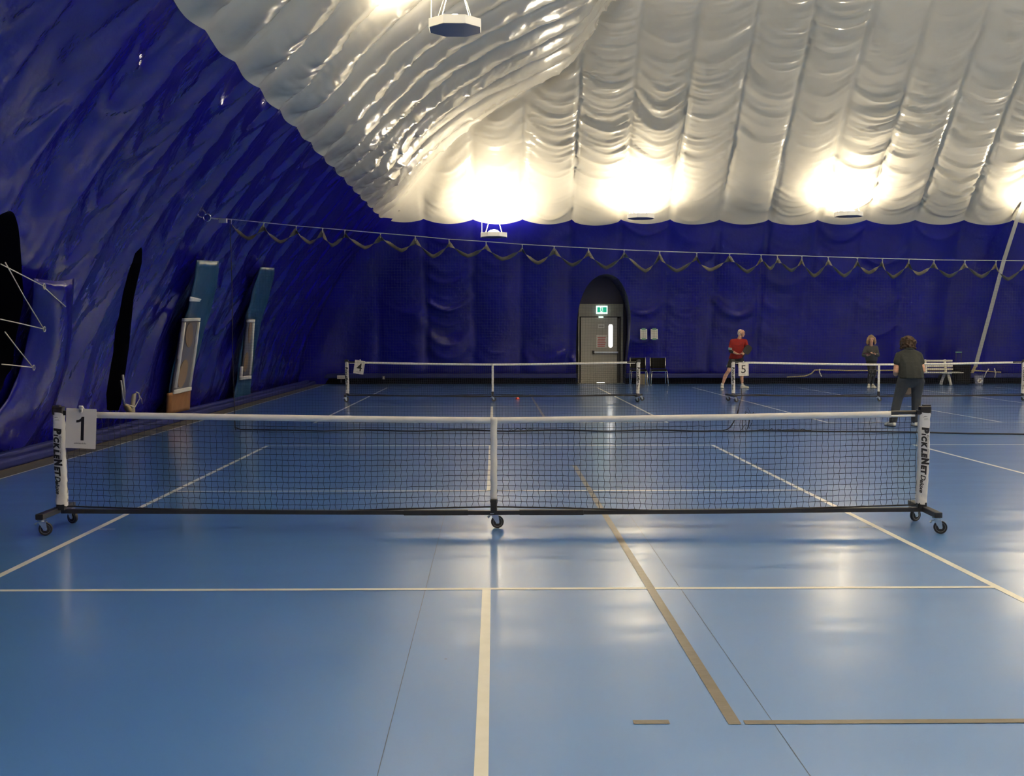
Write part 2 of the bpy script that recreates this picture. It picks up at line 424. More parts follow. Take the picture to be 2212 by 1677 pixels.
# openings traced from the photograph onto the leaning wall
HOLE_A = [left_on(*p) for p in ((-95, 560), (-60, 480), (-10, 470), (8, 462), (28, 449), (45, 455), (57, 490), (62, 540), (62, 590), (55, 670), (40, 770), (20, 820), (-12, 880), (-60, 900), (-105, 800))]
HOLE_B = [left_on(*p) for p in ((311, 522), (317, 535), (318, 565), (302, 640), (287, 740), (268, 885), (240, 885), (240, 850), (256, 760), (270, 680), (284, 590), (300, 545))]
ARCH = [back_on(*p) for p in ((1243, 860), (1244, 790), (1245, 720), (1250, 665), (1262, 627), (1280, 602), (1305, 590), (1330, 597), (1347, 618), (1357, 645), (1362, 680), (1360, 730), (1353, 790), (1351, 860))]
ARCH[0] = (ARCH[1][0], -.1); ARCH[-1] = (ARCH[-2][0], -.1)
def catmull(P_, n=4):
    out = []; N = len(P_)
    for i in range(N):
        p0, p1, p2, p3 = P_[i-1], P_[i], P_[(i+1) % N], P_[(i+2) % N]
        for k in range(n):
            t = k/n; out.append(tuple(.5*((2*p1[j])+(-p0[j]+p2[j])*t+(2*p0[j]-5*p1[j]+4*p2[j]-p3[j])*t*t+(-p0[j]+3*p1[j]-3*p2[j]+p3[j])*t**3) for j in (0, 1)))
    return out
CALM += [(sum(p[0] for p in h_)/len(h_), w_) for h_, w_ in ((HOLE_A, 1.0), (HOLE_B, 1.5))]
HOLE_A = catmull(HOLE_A); ARCH = ARCH[:1]+catmull(ARCH)[4:-8]+ARCH[-2:]
cb = cols(-6, 17.2, .092, C0['back'])+[17.3+i*.5 for i in range(36)]
cl = [-8+i*.6 for i in range(28)]+cols(8.9, 35.8, .092, C0['left'])
cc_b = [-6.5+i*.49 for i in range(86)]; cc_l = [-8+i*.49 for i in range(90)]
wl = membrane('wall_left', 'left', 'wall', cl, M['blue_vinyl'], holes=[HOLE_A, HOLE_B])
wb = membrane('wall_back', 'back', 'wall', cb, M['blue_vinyl'], holes=[ARCH])
wf = membrane('wall_front', 'back', 'wall', cc_b, M['blue_vinyl'], mirror='y', zrows=20)
wr = membrane('wall_right', 'left', 'wall', cc_l, M['blue_vinyl'], mirror='x', zrows=20)
ce = membrane('ceiling', 'back', 'ceiling', cb, M['white_vinyl'])
parts = [membrane('ceiling_part', 'left', 'ceiling', cl, M['white_vinyl']),
         membrane('ceiling_part', 'back', 'ceiling', cc_b, M['white_vinyl'], mirror='y', zrows=1),
         membrane('ceiling_part', 'left', 'ceiling', cc_l, M['white_vinyl'], mirror='x', zrows=1)]
bm = bmesh.new(); bm.from_mesh(ce.data)
for p_ in parts:
    bm.from_mesh(p_.data); me_ = p_.data; bpy.data.objects.remove(p_); bpy.data.meshes.remove(me_)
x0, y0 = float(XL(ZT)), 2*YC-float(YB(ZT)); x1, y1 = 2*XC-x0, float(YB(ZT))
vs = [bm.verts.new((x, y, ZT+.02)) for x, y in ((x0-.6, y0-.6), (x1+.6, y0-.6), (x1+.6, y1+.6), (x0-.6, y1+.6))]
bm.faces.new(vs); bm.to_mesh(ce.data); bm.free()
for o in (wl, wb, wf, wr, ce): tag(o, kind='structure')
tag(wl, 'leaning blue vinyl dome wall on the left, with slits and framed panels'); tag(wb, 'blue vinyl dome wall at the far end with an arched doorway')
tag(wf, 'blue vinyl dome wall behind the viewer'); tag(wr, 'blue vinyl dome wall beyond the right edge')
tag(ce, 'white quilted vinyl dome liner lit by the hanging uplights')

def left_pt(px, py, off=.15):
    Y, z = left_on(px, py); x, y, zz, nx, ny, nz, fd = inward('left', np.array([Y]), np.array([z]))
    return Vector((float(x[0]+nx[0]*off), float(y[0]), float(zz[0]+nz[0]*off)))
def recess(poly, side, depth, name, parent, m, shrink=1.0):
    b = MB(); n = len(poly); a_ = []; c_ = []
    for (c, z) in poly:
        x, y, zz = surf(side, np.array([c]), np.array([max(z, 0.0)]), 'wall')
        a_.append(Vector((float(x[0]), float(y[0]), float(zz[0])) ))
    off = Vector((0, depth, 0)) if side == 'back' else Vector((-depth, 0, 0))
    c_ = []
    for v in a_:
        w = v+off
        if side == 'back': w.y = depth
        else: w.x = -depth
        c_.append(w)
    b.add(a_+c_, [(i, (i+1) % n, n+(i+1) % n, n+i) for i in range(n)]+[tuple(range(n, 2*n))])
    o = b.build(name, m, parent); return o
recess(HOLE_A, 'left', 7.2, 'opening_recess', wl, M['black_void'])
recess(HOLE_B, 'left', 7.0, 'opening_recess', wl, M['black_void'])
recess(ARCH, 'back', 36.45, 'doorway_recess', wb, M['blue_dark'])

# ------------------------------------------------------------------ floor with its painted lines, seams
fb = MB(); FX0, FX1, FY0, FY1 = -5.18, 34, -8, 35.45
fb.add([(FX0, FY0, 0), (FX1, FY0, 0), (FX1, FY1, 0), (FX0, FY1, 0)], [(0, 1, 2, 3)])
def rect(x0, x1, y0, y1, mi, z=.0015):
    fb.cur = mi; fb.add([(x0, y0, z), (x1, y0, z), (x1, y1, z), (x0, y1, z)], [(0, 1, 2, 3)]); fb.cur = 0
W = .05
NETY, NETY2 = 8.80, 26.2
def court(cx, ny, far_center=True):
    for s in (-1, 1): rect(cx+s*3.048-W/2, cx+s*3.048+W/2, ny-6.7, ny+6.7, 1)
    for s in (-1, 1):
        rect(cx-3.048, cx+3.048, ny+s*6.68-W/2, ny+s*6.68+W/2, 1, .0017)
        rect(cx-3.048, cx+3.048, ny+s*2.134-W/2, ny+s*2.134+W/2, 1, .0017)
        rect(cx-W/2, cx+W/2, min(ny+s*2.134, ny+s*6.68), max(ny+s*2.134, ny+s*6.68), 1, .0019)
for cx in (-.045, 8.83, 17.7):
    court(cx, NETY); court(cx, NETY2)
rect(-3.07, -2.94, NETY-.02, NETY+.0, 1, .002); rect(2.86, 3.0, NETY-.02, NETY+.0, 1, .002)
rect(.905, .955, 4.30, 13.1, 2, .0022); rect(.97, 12, 4.30, 4.345, 2, .0022); rect(.54, .68, 4.31, 4.355, 2, .0022)
rect(.90, .95, 20.4, 29, 2, .0022)
for (a, b_) in (((960, 1115), (815, 1677)), ((1365, 1120), (1750, 1677))):
    p, q = F(*a), F(*b_); d = (q-p); p = p-d*.2; q = q+d*.3; n = Vector((-d.y, d.x, 0)).normalized()*.0016; fb.cur = 3
    fb.add([p+n+Vector((0, 0, .001)), q+n+Vector((0, 0, .001)), q-n+Vector((0, 0, .001)), p-n+Vector((0, 0, .001))], [(0, 1, 2, 3)]); fb.cur = 0
rect(FX0, FX1, 13.05, 13.056, 3, .001)
fb.cur = 3; pp = F(963, 1425); fb.add([(pp.x+.008*math.cos(a), pp.y+.006*math.sin(a), .002) for a in (0, 1, 2, 3, 4, 5)], [tuple(range(6))])
fb.cur = 0
# doorway sill floor and dark margins
fb.cur = 4
fb.add([(-5.44, FY0, -.002), (FX0, FY0, -.002), (FX0, FY1+.2, -.002), (-5.44, FY1+.2, -.002)], [(0, 1, 2, 3)])
fb.add([(-5.44, FY1, -.002), (FX1, FY1, -.002), (FX1, 36.6, -.002), (-5.44, 36.6, -.002)], [(0, 1, 2, 3)])
fb.cur = 5
fb.add([(-7.2, FY0, -.003), (-5.44, FY0, -.003), (-5.44, 36.6, -.003), (-7.2, 36.6, -.003)], [(0, 1, 2, 3)])
rect(-5.19, -5.165, FY0, 34.6, 1, .003)
fl = fb.build('floor', [M['floor_blue'], M['line_white'], M['line_taupe'], M['seam_dark'], M['strip_grey'], M['ledge']])
tag(fl, 'glossy blue sports floor with white court lines and a taupe line', kind='structure')
EXPO = 0.36
# ------------------------------------------------------------------ hanging uplights
def build_uplight():
    t = empty('uplight')
    b = MB(); r = .375/math.cos(PI/8)
    ring = lambda rr, z: [(rr*math.cos(PI/8+k*PI/4), rr*math.sin(PI/8+k*PI/4), z) for k in range(8)]
    v = ring(r, 0)+ring(r, .12)+ring(r-.02, .12)+ring(r-.02, .03)
    f = [(k, (k+1) % 8, 8+(k+1) % 8, 8+k) for k in range(8)]+[(8+k, 8+(k+1) % 8, 16+(k+1) % 8, 16+k) for k in range(8)]+[(16+k, 16+(k+1) % 8, 24+(k+1) % 8, 24+k) for k in range(8)]+[tuple(range(24, 32))]
    b.add(v, f); b.build('tray', M['lamp_white'], t)
    b = MB(); v = ring(r-.012, -.004)+ring(r-.012, .004); b.add(v, [tuple(range(8)), tuple(reversed(range(8, 16)))]+[(k, (k+1) % 8, 8+(k+1) % 8, 8+k) for k in range(8)])
    b.build('underside', M['lamp_under'], t)
    b = MB(); b.lathe([(.17, .03), (.17, .11), (.15, .16), (.10, .20), (.02, .215)], n=20); b.build('lens', M['lamp_glow'], t, smooth=True)
    for k, (sx, sy) in enumerate(((-1, -1), (1, -1), (1, 1), (-1, 1))):
        b = MB(); b.tube([(sx*.25, sy*.25, .08), (sx*.10, sy*.10, .60)], .006, 5); b.build('hanging_cord', M['rope'], t)
    b = MB(); b.tube([(-.345, -.1, .08), (-.345, -.1, .72)], .009, 6); b.tube([(-.1, -.1, .6), (.1, -.1, .6), (.1, .1, .6), (-.1, .1, .6), (-.1, -.1, .6)], .008, 5); b.build('hanger_frame', M['rope'], t)
    l = bpy.data.lights.new('bulb_light', 'SPOT'); l.energy = LAMP_W; l.color = (1, .87, .66); l.shadow_soft_size = .12; l.spot_size = math.radians(177); l.spot_blend = .35
    lo = bpy.data.objects.new('bulb_light', l); col.objects.link(lo); lo.parent = t; lo.location = (0, 0, .24); lo.rotation_euler = (PI, 0, 0)
    return t
LAMP_W = 350
up0 = build_uplight()
LP = [((-.56, 16.7, 5.94), 'octagonal uplight hanging nearest, at the top of the photo, dark underside showing'),
      ((0.0, 32.7, 4.33), 'uplight hanging low before the blue back wall, left of the doorway'),
      ((4.23, 32.8, 4.88), 'glowing uplight hanging above and right of the arched doorway'),
      ((10.25, 32.8, 4.95), 'glowing uplight hanging high above the woman in the grey sweater'),
      ((16.1, 32.8, 4.95), 'uplight at the right edge of the photo, only its glow showing')]
OFF = [((21.5, 32.8, 4.9), 0), ((27, 32.8, 4.9), 0), ((-.56, 6.5, 6.05), 1), ((-.56, -2, 6.05), 1), ((28.6, 16.7, 6.05), 1), ((28.6, 6.5, 6.05), 1), ((4.15, -4.8, 4.9), 0), ((10.1, -4.8, 4.9), 0), ((15.9, -4.8, 4.9), 0), ((21.5, -4.8, 4.9), 0),
       ((6, 17.5, 8.6), 2), ((14, 17.5, 9.2), 2), ((22, 17.5, 8.6), 2), ((6, 6, 8.6), 2), ((14, 6, 9.2), 2), ((22, 6, 8.6), 2)]  # unseen lamps added mid-hall to brighten ceiling and floor
for i, (p, lb) in enumerate(LP):
    o = up0 if i == 0 else copy_tree(up0); o.location = p; tag(o, lb, 'light', 'hanging octagonal uplights')
pw = {}
for p, k in OFF:
    o = copy_tree(up0); o.location = p; tag(o, 'octagonal uplight out of view', 'light', 'hanging octagonal uplights')
    for ch in o.children:
        if ch.type == 'LIGHT' and k:
            if k not in pw: pw[k] = ch.data.copy(); pw[k].energy = (0, 1000, 3400)[k]
            ch.data = pw[k]
# ------------------------------------------------------------------ lettering (flat text turned into thin meshes)
def text_mesh(txt, w, h, shear=0.0, bold=0.0, depth=.0008):
    cu = bpy.data.curves.new('t', 'FONT'); cu.body = txt; cu.size = 1; cu.offset = bold; cu.shear = shear; cu.resolution_u = 3; cu.fill_mode = 'FRONT'
    ob = bpy.data.objects.new('t', cu); col.objects.link(ob)
    dg = bpy.context.evaluated_depsgraph_get(); dg.update()
    me = ob.evaluated_get(dg).to_mesh()
    vs = [v.co.copy() for v in me.vertices]; fs = [tuple(p.vertices) for p in me.polygons]
    ob.evaluated_get(dg).to_mesh_clear(); bpy.data.objects.remove(ob); bpy.data.curves.remove(cu)
    x0 = min(v.x for v in vs); x1 = max(v.x for v in vs); y0 = min(v.y for v in vs); y1 = max(v.y for v in vs)
    return [((v.x-x0)/(x1-x0)*w, (v.y-y0)/(y1-y0)*h) for v in vs], fs
def put_text(b, txt, w, h, fn, **k):
    vs, fs = text_mesh(txt, w, h, **k); b.add([fn(x, y) for x, y in vs], fs)

# ------------------------------------------------------------------ portable pickleball net
HALF = 3.352
def tape_top(x):      # height of the upper edge of the net
    a = abs(x)/3.2
    return .868+.047*a**1.25
def bottom_z(x):
    a = abs(x)
    return .168-.032*min(a/1.3, 1)**1.2 + (.04*((a-1.3)/1.95)**1.6 if a > 1.3 else 0)
def caster(name, parent, loc, rz, brake=True, rad=.050):
    r = Matrix.Rotation(rz, 3, 'Z'); loc = Vector(loc); L = lambda p: loc+r @ Vector(p)
    b = MB()
    off = .028
    b.box(L((0, 0, .118)), (.062, .05, .005), r)
    b.lathe([(.018, .100), (.02, .116)], L((0, 0, 0)), n=14)
    for s in (-1, 1):
        poly = [(-.022, .104), (.034, .104), (off+.014, .05), (off+.010, .038), (off-.010, .038), (off-.016, .05)]
        b.prism(poly, lambda u, v, w, s=s: L((u, s*.0165+w, v)), .0025*s)
    b.box(L((.004, 0, .104)), (.05, .036, .003), r)
    b.tube([L((off, -.024, .05)), L((off, .024, .05))], .006, 8)
    if brake:
        b.box(L((-.03, 0, .098)), (.02, .02, .005), r); b.tube([L((-.034, 0, .095)), L((-.048, 0, .085))], .008, 8)
    o = b.build(name, M['zinc'], parent)
    w = MB(); w.smooth = True
    w.lathe([(.034, -.011), (.047, -.0125), (rad, -.008), (rad, .008), (.047, .0125), (.034, .011)], (0, 0, 0), 'y', 28)
    q = w.build('tyre', M['tyre'], o, smooth=True); q.location = L((off, 0, .05)); q.rotation_euler = (0, 0, rz)
    w = MB(); w.lathe([(.008, -.0145), (.012, -.0135), (.014, -.011), (.031, -.0095), (.036, -.012), (.036, .012), (.031, .0095), (.014, .011), (.012, .0135), (.008, .0145)], (0, 0, 0), 'y', 28)
    q = w.build('wheel_hub', M['wheel_hub'], o, smooth=True); q.location = L((off, 0, .05)); q.rotation_euler = (0, 0, rz)
    return o
def build_net():
    t = empty('pickleball_net')
    rnd = random.Random(3)
    for s in (-1, 1):
        X = s*HALF; lean = s*.014
        def px(z): return X+lean*(z-.2)/.7
        # post
        b = MB(); b.tube([(px(.15), 0, .15), (px(.945), 0, .945)], .030, 16); po = b.build('post', M['black_powder'], t, smooth=True)
        b = MB(); b.rbox((px(.935), 0, .922), (.088, .062, .062), .012); b.box((px(.935)-s*.050, -.005, .905), (.035, .035, .035)); b.box((px(.95)+s*.012, 0, .957), (.055, .04, .012))
        b.build('post_cap', M['black_powder'], po)
        # cloth sleeve: soft rounded tube with creases
        b = MB(); N = 32; rows = 46
        vs = []
        for i in range(rows+1):
            z = .188+(.905-.188)*i/rows
            for k in range(N):
                a = 2*PI*k/N
                ca, sa = math.cos(a), math.sin(a)
                e = .55
                x = .042*math.copysign(abs(ca)**e, ca); y = .034*math.copysign(abs(sa)**e, sa)
                cr = .0022*math.sin(9*z*6+ca*3+s)*math.sin(31*z+a*2)+.0018*math.sin(70*z+2*ca)*(1 if (z < .27 or z > .84) else .25)
                wv = .003*math.sin(11*z+s*2)
                k2 = 1+(cr/.045)
                vs.append((px(z)+x*k2+wv, y*k2, z+(.006*math.sin(a*2+s) if i in (0, rows) else 0)))
        fs = [(i*N+k, i*N+(k+1) % N, (i+1)*N+(k+1) % N, (i+1)*N+k) for i in range(rows) for k in range(N)]
        b.add(vs, fs); sl = b.build('sleeve', M['white_sleeve'], t, smooth=True)
        # lettering, reading downwards, tops of the letters to the right
        b = MB()
        fy = -.0375
        base = -.030
        def at(u0, v0):   # u runs down, v runs to the right
            return lambda u, v: (px(.82)+base+v0+v+(.8-(u0+u))*0+lean*((.835-(u0+u))-.82)/.7+.003*math.sin(11*(.835-(u0+u))+s*2), fy, .790-(u0+u))
        put_text(b, 'P', .050, .060, at(0, 0), shear=.12, bold=.075)
        x = .053
        for ch, wd, hh in (('i', .014, .040), ('C', .040, .040), ('K', .046, .040), ('L', .036, .040), ('E', .036, .040)):
            if ch == 'i': put_text(b, 'I', wd, .034, at(x-.004, 0), bold=.06, shear=.1)
            else: put_text(b, ch, wd+.004, hh+.006, at(x, -.002), bold=.075, shear=.2)
            x += wd+.003
        put_text(b, 'N', .053, .062, at(x, 0), bold=.085, shear=.12); x += .055
        put_text(b, 'E', .039, .046, at(x, -.002), bold=.075, shear=.2); x += .036
        put_text(b, 'T', .042, .046, at(x, -.002), bold=.075, shear=.2)
        put_text(b, 'D', .046, .040, at(.372, 0), shear=.35, bold=.022)
        put_text(b, 'eluxe', .104, .032, at(.410, -.002), shear=.45, bold=.03)
        # the little ball
        ring = [(.072+.009*math.cos(a*PI/8), .049+.009*math.sin(a*PI/8)) for a in range(16)]; rin = [(.072+.006*math.cos(a*PI/8), .049+.006*math.sin(a*PI/8)) for a in range(16)]
        f0 = at(0, 0); b.add([f0(u, v) for u, v in ring]+[f0(u, v) for u, v in rin], [(k, (k+1) % 16, 16+(k+1) % 16, 16+k) for k in range(16)])
        for (u, v) in ((.070, .047), (.075, .049), (.071, .052)): b.add([f0(u+.0012*math.cos(a), v+.0012*math.sin(a)) for a in range(6)], [tuple(range(6))])
        put_text(b, 'OnCourt  OffCourt', .155, .0085, at(.086, .047), bold=.01)
        lt = b.build('lettering', M['ink'], sl)
        b = MB()
        put_text(b, 'TM', .012, .005, at(.53, .012))
        f1 = lambda x, z: (px(.86)+x-.018, fy, .850+z)
        put_text(b, 'USAPA', .032, .010, f1, shear=.2, bold=.01)
        b.build('small_print', M['ink_grey'], sl)
        b = MB()
        arc_ = []
        for k in range(9):
            u = k/8; arc_.append((-.02+.04*u, .014+.008*math.sin(PI*u*.8)))
        top = [(u, v+.004*math.sin(PI*(k/8))) for k, (u, v) in enumerate(arc_)]
        b.add([f1(u+.01, v) for u, v in arc_]+[f1(u+.01, v) for u, v in top], [(k, k+1, 9+k+1, 9+k) for k in range(8)])
        b.add([f1(u, v) for u, v in ((-.002, -.004), (.04, -.004), (.04, -.003), (-.002, -.003))], [(0, 1, 2, 3)])
        b.build('swoosh_mark', M['ink'], sl)
        # foot beam running away from the viewer, splayed
        fxw = -3.398 if s < 0 else 3.377; b = MB(); fx = 0
        b.rbox((fx, 0, .146), (.058, .66, .042), .006, 2, 'y'); b.rbox((X-fxw, 0, .175), (.07, .07, .05), .01)
        ft = b.build('foot', M['black_powder'], t); ft.rotation_euler = (0, 0, 0 if s < 0 else -.05)
        ft.location = (fxw, 0, 0)
        for yy, bz in ((-.285, True), (.285, False)):
            caster('caster', ft, (fx, yy, 0), (.15 if s < 0 else -.2) if bz else .5*s, bz)
    # long base bar
    b = MB(); seg = [(-HALF, .142), (-1.2, .128), (-.23, .124), (0, .123), (.23, .124), (1.2, .126), (HALF, .142)]
    prof = []
    n = len(seg); vs = []
    for (x, z) in seg:
        for (y, dz) in ((-.025, -.016), (.025, -.016), (.025, .016), (-.025, .016)): vs.append((x, y, z+dz))
    fs = [(i*4+k, i*4+(k+1) % 4, (i+1)*4+(k+1) % 4, (i+1)*4+k) for i in range(n-1) for k in range(4)]+[(3, 2, 1, 0), (n*4-4, n*4-3, n*4-2, n*4-1)]
    b.add(vs, fs); b.rbox((.45, 0, .125), (.5, .056, .040), .004, 2, 'x'); b.rbox((-.45, 0, .125), (.5, .056, .040), .004, 2, 'x')
    b.build('base_bar', M['black_powder'], t)
    # centre socket, strap, caster
    b = MB(); b.rbox((0, -.012, .185), (.052, .06, .09), .006); b.lathe([(.014, .112), (.014, .14)], (0, 0, 0), n=12); b.build('centre_socket', M['black_powder'], t)
    caster('caster', t, (0, 0, -.0), .1, True)
    b = MB(); g = []
    for i in range(31):
        z = .225+(.865-.225)*i/30; g.append([(x+.0015*math.sin(z*40), -.016+.003*math.sin(z*25), z) for x in (-.026, 0, .026)])
    b.smooth = True; b.sheet(g, (0, .004, 0)); b.build('centre_strap', M['white_tape'], t)
    # top tape
    def tape(x0, x1, zlo, zhi, y, name, m, n=60, th=.012):
        b = MB(); g = []
        for i in range(n+1):
            x = x0+(x1-x0)*i/n; T = tape_top(x)
            g.append([(x, y, T+zlo), (x, y-.0035, T+(zlo+zhi)/2), (x, y, T+zhi)])
        b.smooth = True; b.sheet(g, (0, th, 0)); return b.build(name, m, t)
    tape(-3.08, 3.10, -.048, 0, -.007, 'top_tape', M['white_tape'])
    tape(-HALF+.02, -3.06, -.026, .004, -.004, 'tape_end', M['black_powder'], 6, .007); tape(3.08, HALF-.02, -.026, .004, -.004, 'tape_end', M['black_powder'], 6, .007)
    tape(-3.30, -3.06, -.047, -.030, -.006, 'tape_tail', M['white_tape'], 6, .010); tape(3.08, 3.29, -.047, -.031, -.006, 'tape_tail', M['white_tape'], 6, .010)
    # mesh
    b = MB(); cols_ = 143; sp = 6.62/cols_
    jit = {}
    rows_ = 16
    X0 = -3.31
    def node(i, j):
        x = X0+i*sp; top = tape_top(x)-.047; bot = bottom_z(x)+.004
        f = j/rows_; z = bot+(top-bot)*f
        q = jit.get((i, j))
        if q is None:
            q = jit[(i, j)] = (rnd.uniform(-.0035, .0035), rnd.uniform(-.002, .002))
        w = math.sin(PI*f)
        pull = (.010*math.sin(f*PI))*(math.copysign(1, -x) if abs(x) > 3.1 else 0)
        zag = .0035*(1 if (i+j) % 2 else -1)*(.5+(1-f))
        return (x+zag+q[0]*.6+pull+(.012*(1-f)**2*math.sin(x*2)), .001*math.sin(i), z+q[1])
    for i in range(cols_+1):
        b.tube([node(i, j) for j in range(rows_+1)], .0021, 3, False)
    for j in range(rows_+1):
        b.tube([node(i, j) for i in range(cols_+1)], .0021, 3, False)
    b.build('net_mesh', M['net_cord'], t)
    b = MB(); b.tube([(x, -.002, bottom_z(x)) for x in [(-3.31+i*6.62/80) for i in range(81)]], .0058, 6); b.build('bottom_cord', M['black_cord'], t)
    return t
net1 = build_net(); net1.location = (-.002, NETY, 0); net1.rotation_euler = (0, 0, -.003)
tag(net1, 'nearest portable net on casters, black frame with white lettered sleeves, spanning the foreground', 'net', 'portable court nets')
net4 = copy_tree(net1); p = F(1063, 865); net4.location = (-.03, NETY2-.3, 0); net4.rotation_euler = (0, 0, -.012); net4.scale = (.99, 1, 1)
tag(net4, 'distant portable net in front of the doorway, carrying the card with the 4', 'net', 'portable court nets')
net5 = copy_tree(net1); net5.location = (8.80, NETY2-.4, 0); net5.rotation_euler = (0, 0, -.0)
net5.scale = (.995, 1, 1)
tag(net5, 'distant portable net at the right, between the players, carrying the card with the 5', 'net', 'portable court nets')
for nt_, (rA, rB) in ((net4, (1.0, -1.25)), (net5, (1.35, .2))):
    k = 0
    for ch in nt_.children:
        if ch.name.startswith('foot'): ch.rotation_euler = (0, 0, (.12 if k == 0 else -.3)); k += 1

# ------------------------------------------------------------------ numbered cards clipped on the nets
def one_poly():
    return [(.055, 0), (.091, 0), (.091, .285), (.062, .285), (.050, .262), (.030, .248), (0, .240), (0, .212), (.030, .216), (.055, .228)]
def build_card(num, loc, tilt, label, w=.232, h=.308):
    t = empty('number_card', loc); t.rotation_euler = (.0, tilt, 0)
    b = MB(); b.rbox((0, 0, -h/2), (w, .003, h), .004, 2, 'y'); b.build('card', M['card'], t)
    b = MB(); z0 = -.245
    if num == '1':
        b.add([(x*.66-.036, -.0025, z*.64+z0) for x, z in one_poly()], [tuple(range(len(one_poly())))])
    else:
        put_text(b, num, .118 if num == '4' else .105, .180, lambda u, v: (u-.055, -.0025, v+z0), bold=.004)
    b.build('numeral', M['ink'], t)
    b = MB(); rr = random.Random(5)
    x = -.048
    for k in range(11):
        wd = rr.uniform(.004, .009); hh = rr.uniform(.005, .009); b.box((x+wd/2, -.0022, z0-.028+hh/2), (wd, .0005, hh)); x += wd+.0018
    for k in range(5): b.box((-.03+k*.015, -.0022, z0-.014), (.009, .0005, .0016))
    b.build('small_print', M['ink_grey'], t)
    b = MB(); b.smooth = True; b.lathe([(.012, -.006), (.013, -.003), (.013, .003), (.012, .006)], (0, -.012, -.022), 'y', 14)
    b.rbox((0, -.012, -.008), (.026, .012, .032), .008, 3, 'y'); b.tube([(-.014, -.012, .014), (.014, -.012, .014)], .010, 10)
    b.tube([(0, .016, .016), (.012, .02, -.004)], .006, 6)
    b.build('spring_clip', M['white_tape'], t)
    tag(t, label, 'sign', 'numbered court cards'); return t
c1 = build_card('1', (0, 0, 0), .045, 'white card with a black 1, clipped to the left end of the nearest net')
pq = P(176, 883, NETY-.05); c1.location = pq
c4 = build_card('4', (0, 0, 0), .15, 'tilted white card with a 4, clipped to the net before the doorway')
pq = P(778, 779, NETY2-.36); c4.location = pq
c5 = build_card('5', (0, 0, 0), -.02, 'white card with a 5, clipped to the net beside the man in red')
pq = P(1606, 783, NETY2-.46); c5.location = pq

# ------------------------------------------------------------------ divider curtain gathered on a cable
DY = 17.8
dv = empty('divider_curtain', (0, DY, 0)); tag(dv, 'dark mesh divider curtain slung from a long cable across the hall behind the nearest net', 'curtain')
def dpt(px, py): p = P(px, py, DY); return Vector((p.x, 0, p.z))
cable = [(455, 471), (500, 474), (570, 481), (640, 488), (697, 493), (745, 497), (822, 504), (897, 510), (970, 517), (1050, 522), (1128, 528), (1197, 532), (1271, 536), (1348, 540), (1425, 543), (1505, 546), (1576, 548), (1644, 550.5), (1679, 551.5), (1732, 553), (1789, 555), (1852, 557), (1906, 558.5), (1963, 560), (2017, 561.5), (2084, 562.5), (2151, 563), (2215, 563.5), (2280, 564), (2350, 564), (2420, 563.5), (2490, 563), (2560, 562), (2630, 561)]
b = MB(); b.tube([dpt(*q) for q in cable], .0055, 6); b.build('cable', M['strap_grey'], dv)
hang = cable[1:]
b = MB(); b.smooth = True; b.tube([dpt(447+8*math.cos(a*PI/6), 470+8*math.sin(a*PI/6)) for a in range(13)], .01, 6); b.build('eye_bolt', M['chrome'], dv)
b = MB(); b.tube([dpt(455, 471), dpt(470, 473)], .012, 8); b.box(dpt(482, 477), (.12, .03, .07)); b.build('turnbuckle', M['zinc'], dv)
rr = random.Random(11); band = MB(); band.smooth = True
for (x1, y1), (x2, y2) in zip(hang[:-1], hang[1:]):
    b = MB(); p0 = dpt(x1, y1); b.tube([p0+Vector((0, -.012, .0)), p0+Vector((0, -.012, -.075))], .006, 5); b.box(p0+Vector((0, 0, -.005)), (.016, .03, .02)); b.build('hanger', M['strap_grey'], dv)
    a_ = dpt(x1, y1+10); c_ = dpt(x2, y2+10); sag = rr.uniform(.17, .25)*min(1, (x2-x1)/60); sk = rr.uniform(.4, .6); g = []; tw0 = rr.uniform(-.5, .5); n = 18
    for i in range(n+1):
        u = i/n; uu = u**(math.log(.5)/math.log(sk)); p = a_.lerp(c_, u); p.z -= sag*(.55*4*uu*(1-uu)+.45*(1-abs(2*uu-1)))
        tw = PI*(.5+.9*math.sin(PI*u*1.0)*(1 if tw0 > 0 else -1)+tw0*.3); wd = .05*(1-.45*math.sin(PI*u))
        d = Vector((.3*math.cos(tw), math.cos(tw), math.sin(tw)))
        if d.length < .2: d = Vector((0, .2, .2))
        g.append([p-d*wd, p+Vector((0, .006, 0)), p+d*wd])
    band.sheet(g, (0, .004, .002))
band.build('gathered_band', M['swag_band'], dv)
# the hanging mesh itself
lx = dpt(497, 480).x; lx2 = dpt(508, 925).x; rx = dpt(2630, 570).x
mb = MB(); sp = .045; hb_x = [dpt(*q).x for q in cable]; hb_z = [dpt(*q).z for q in cable]
def ctop(x): return float(np.interp(x, hb_x, hb_z))-.12
xs = []; x = lx2
while x < rx: xs.append(x); x += sp
rr = random.Random(2)
for x in xs:
    zt = ctop(x); ph = .012*math.sin(x*5)
    mb.tube([(x+ph*math.sin(k*1.3), .03*math.sin(x*2.3+k*.5)*(k/6 < 1), zt*(1-k/6)+.02) for k in range(7)], .0007, 3, False)
for j in range(1, 62):
    z = j*sp
    row = [(x, .03*math.sin(x*2.3), z+.006*math.sin(x*7+j)) for x in xs[::6] if z < ctop(x)]
    if len(row) > 2: mb.tube(row, .0007, 3, False)
mb.build('net_mesh', M['net_cord'], dv)
b = MB(); b.tube([(lx, 0, ctop(lx)+.1), (lx+.02, 0, 2.2), (lx2-.03, 0, 1.2), (lx2, 0, .08), (lx2+.01, 0, .02)], .007, 6); b.build('edge_cord', M['black_cord'], dv)
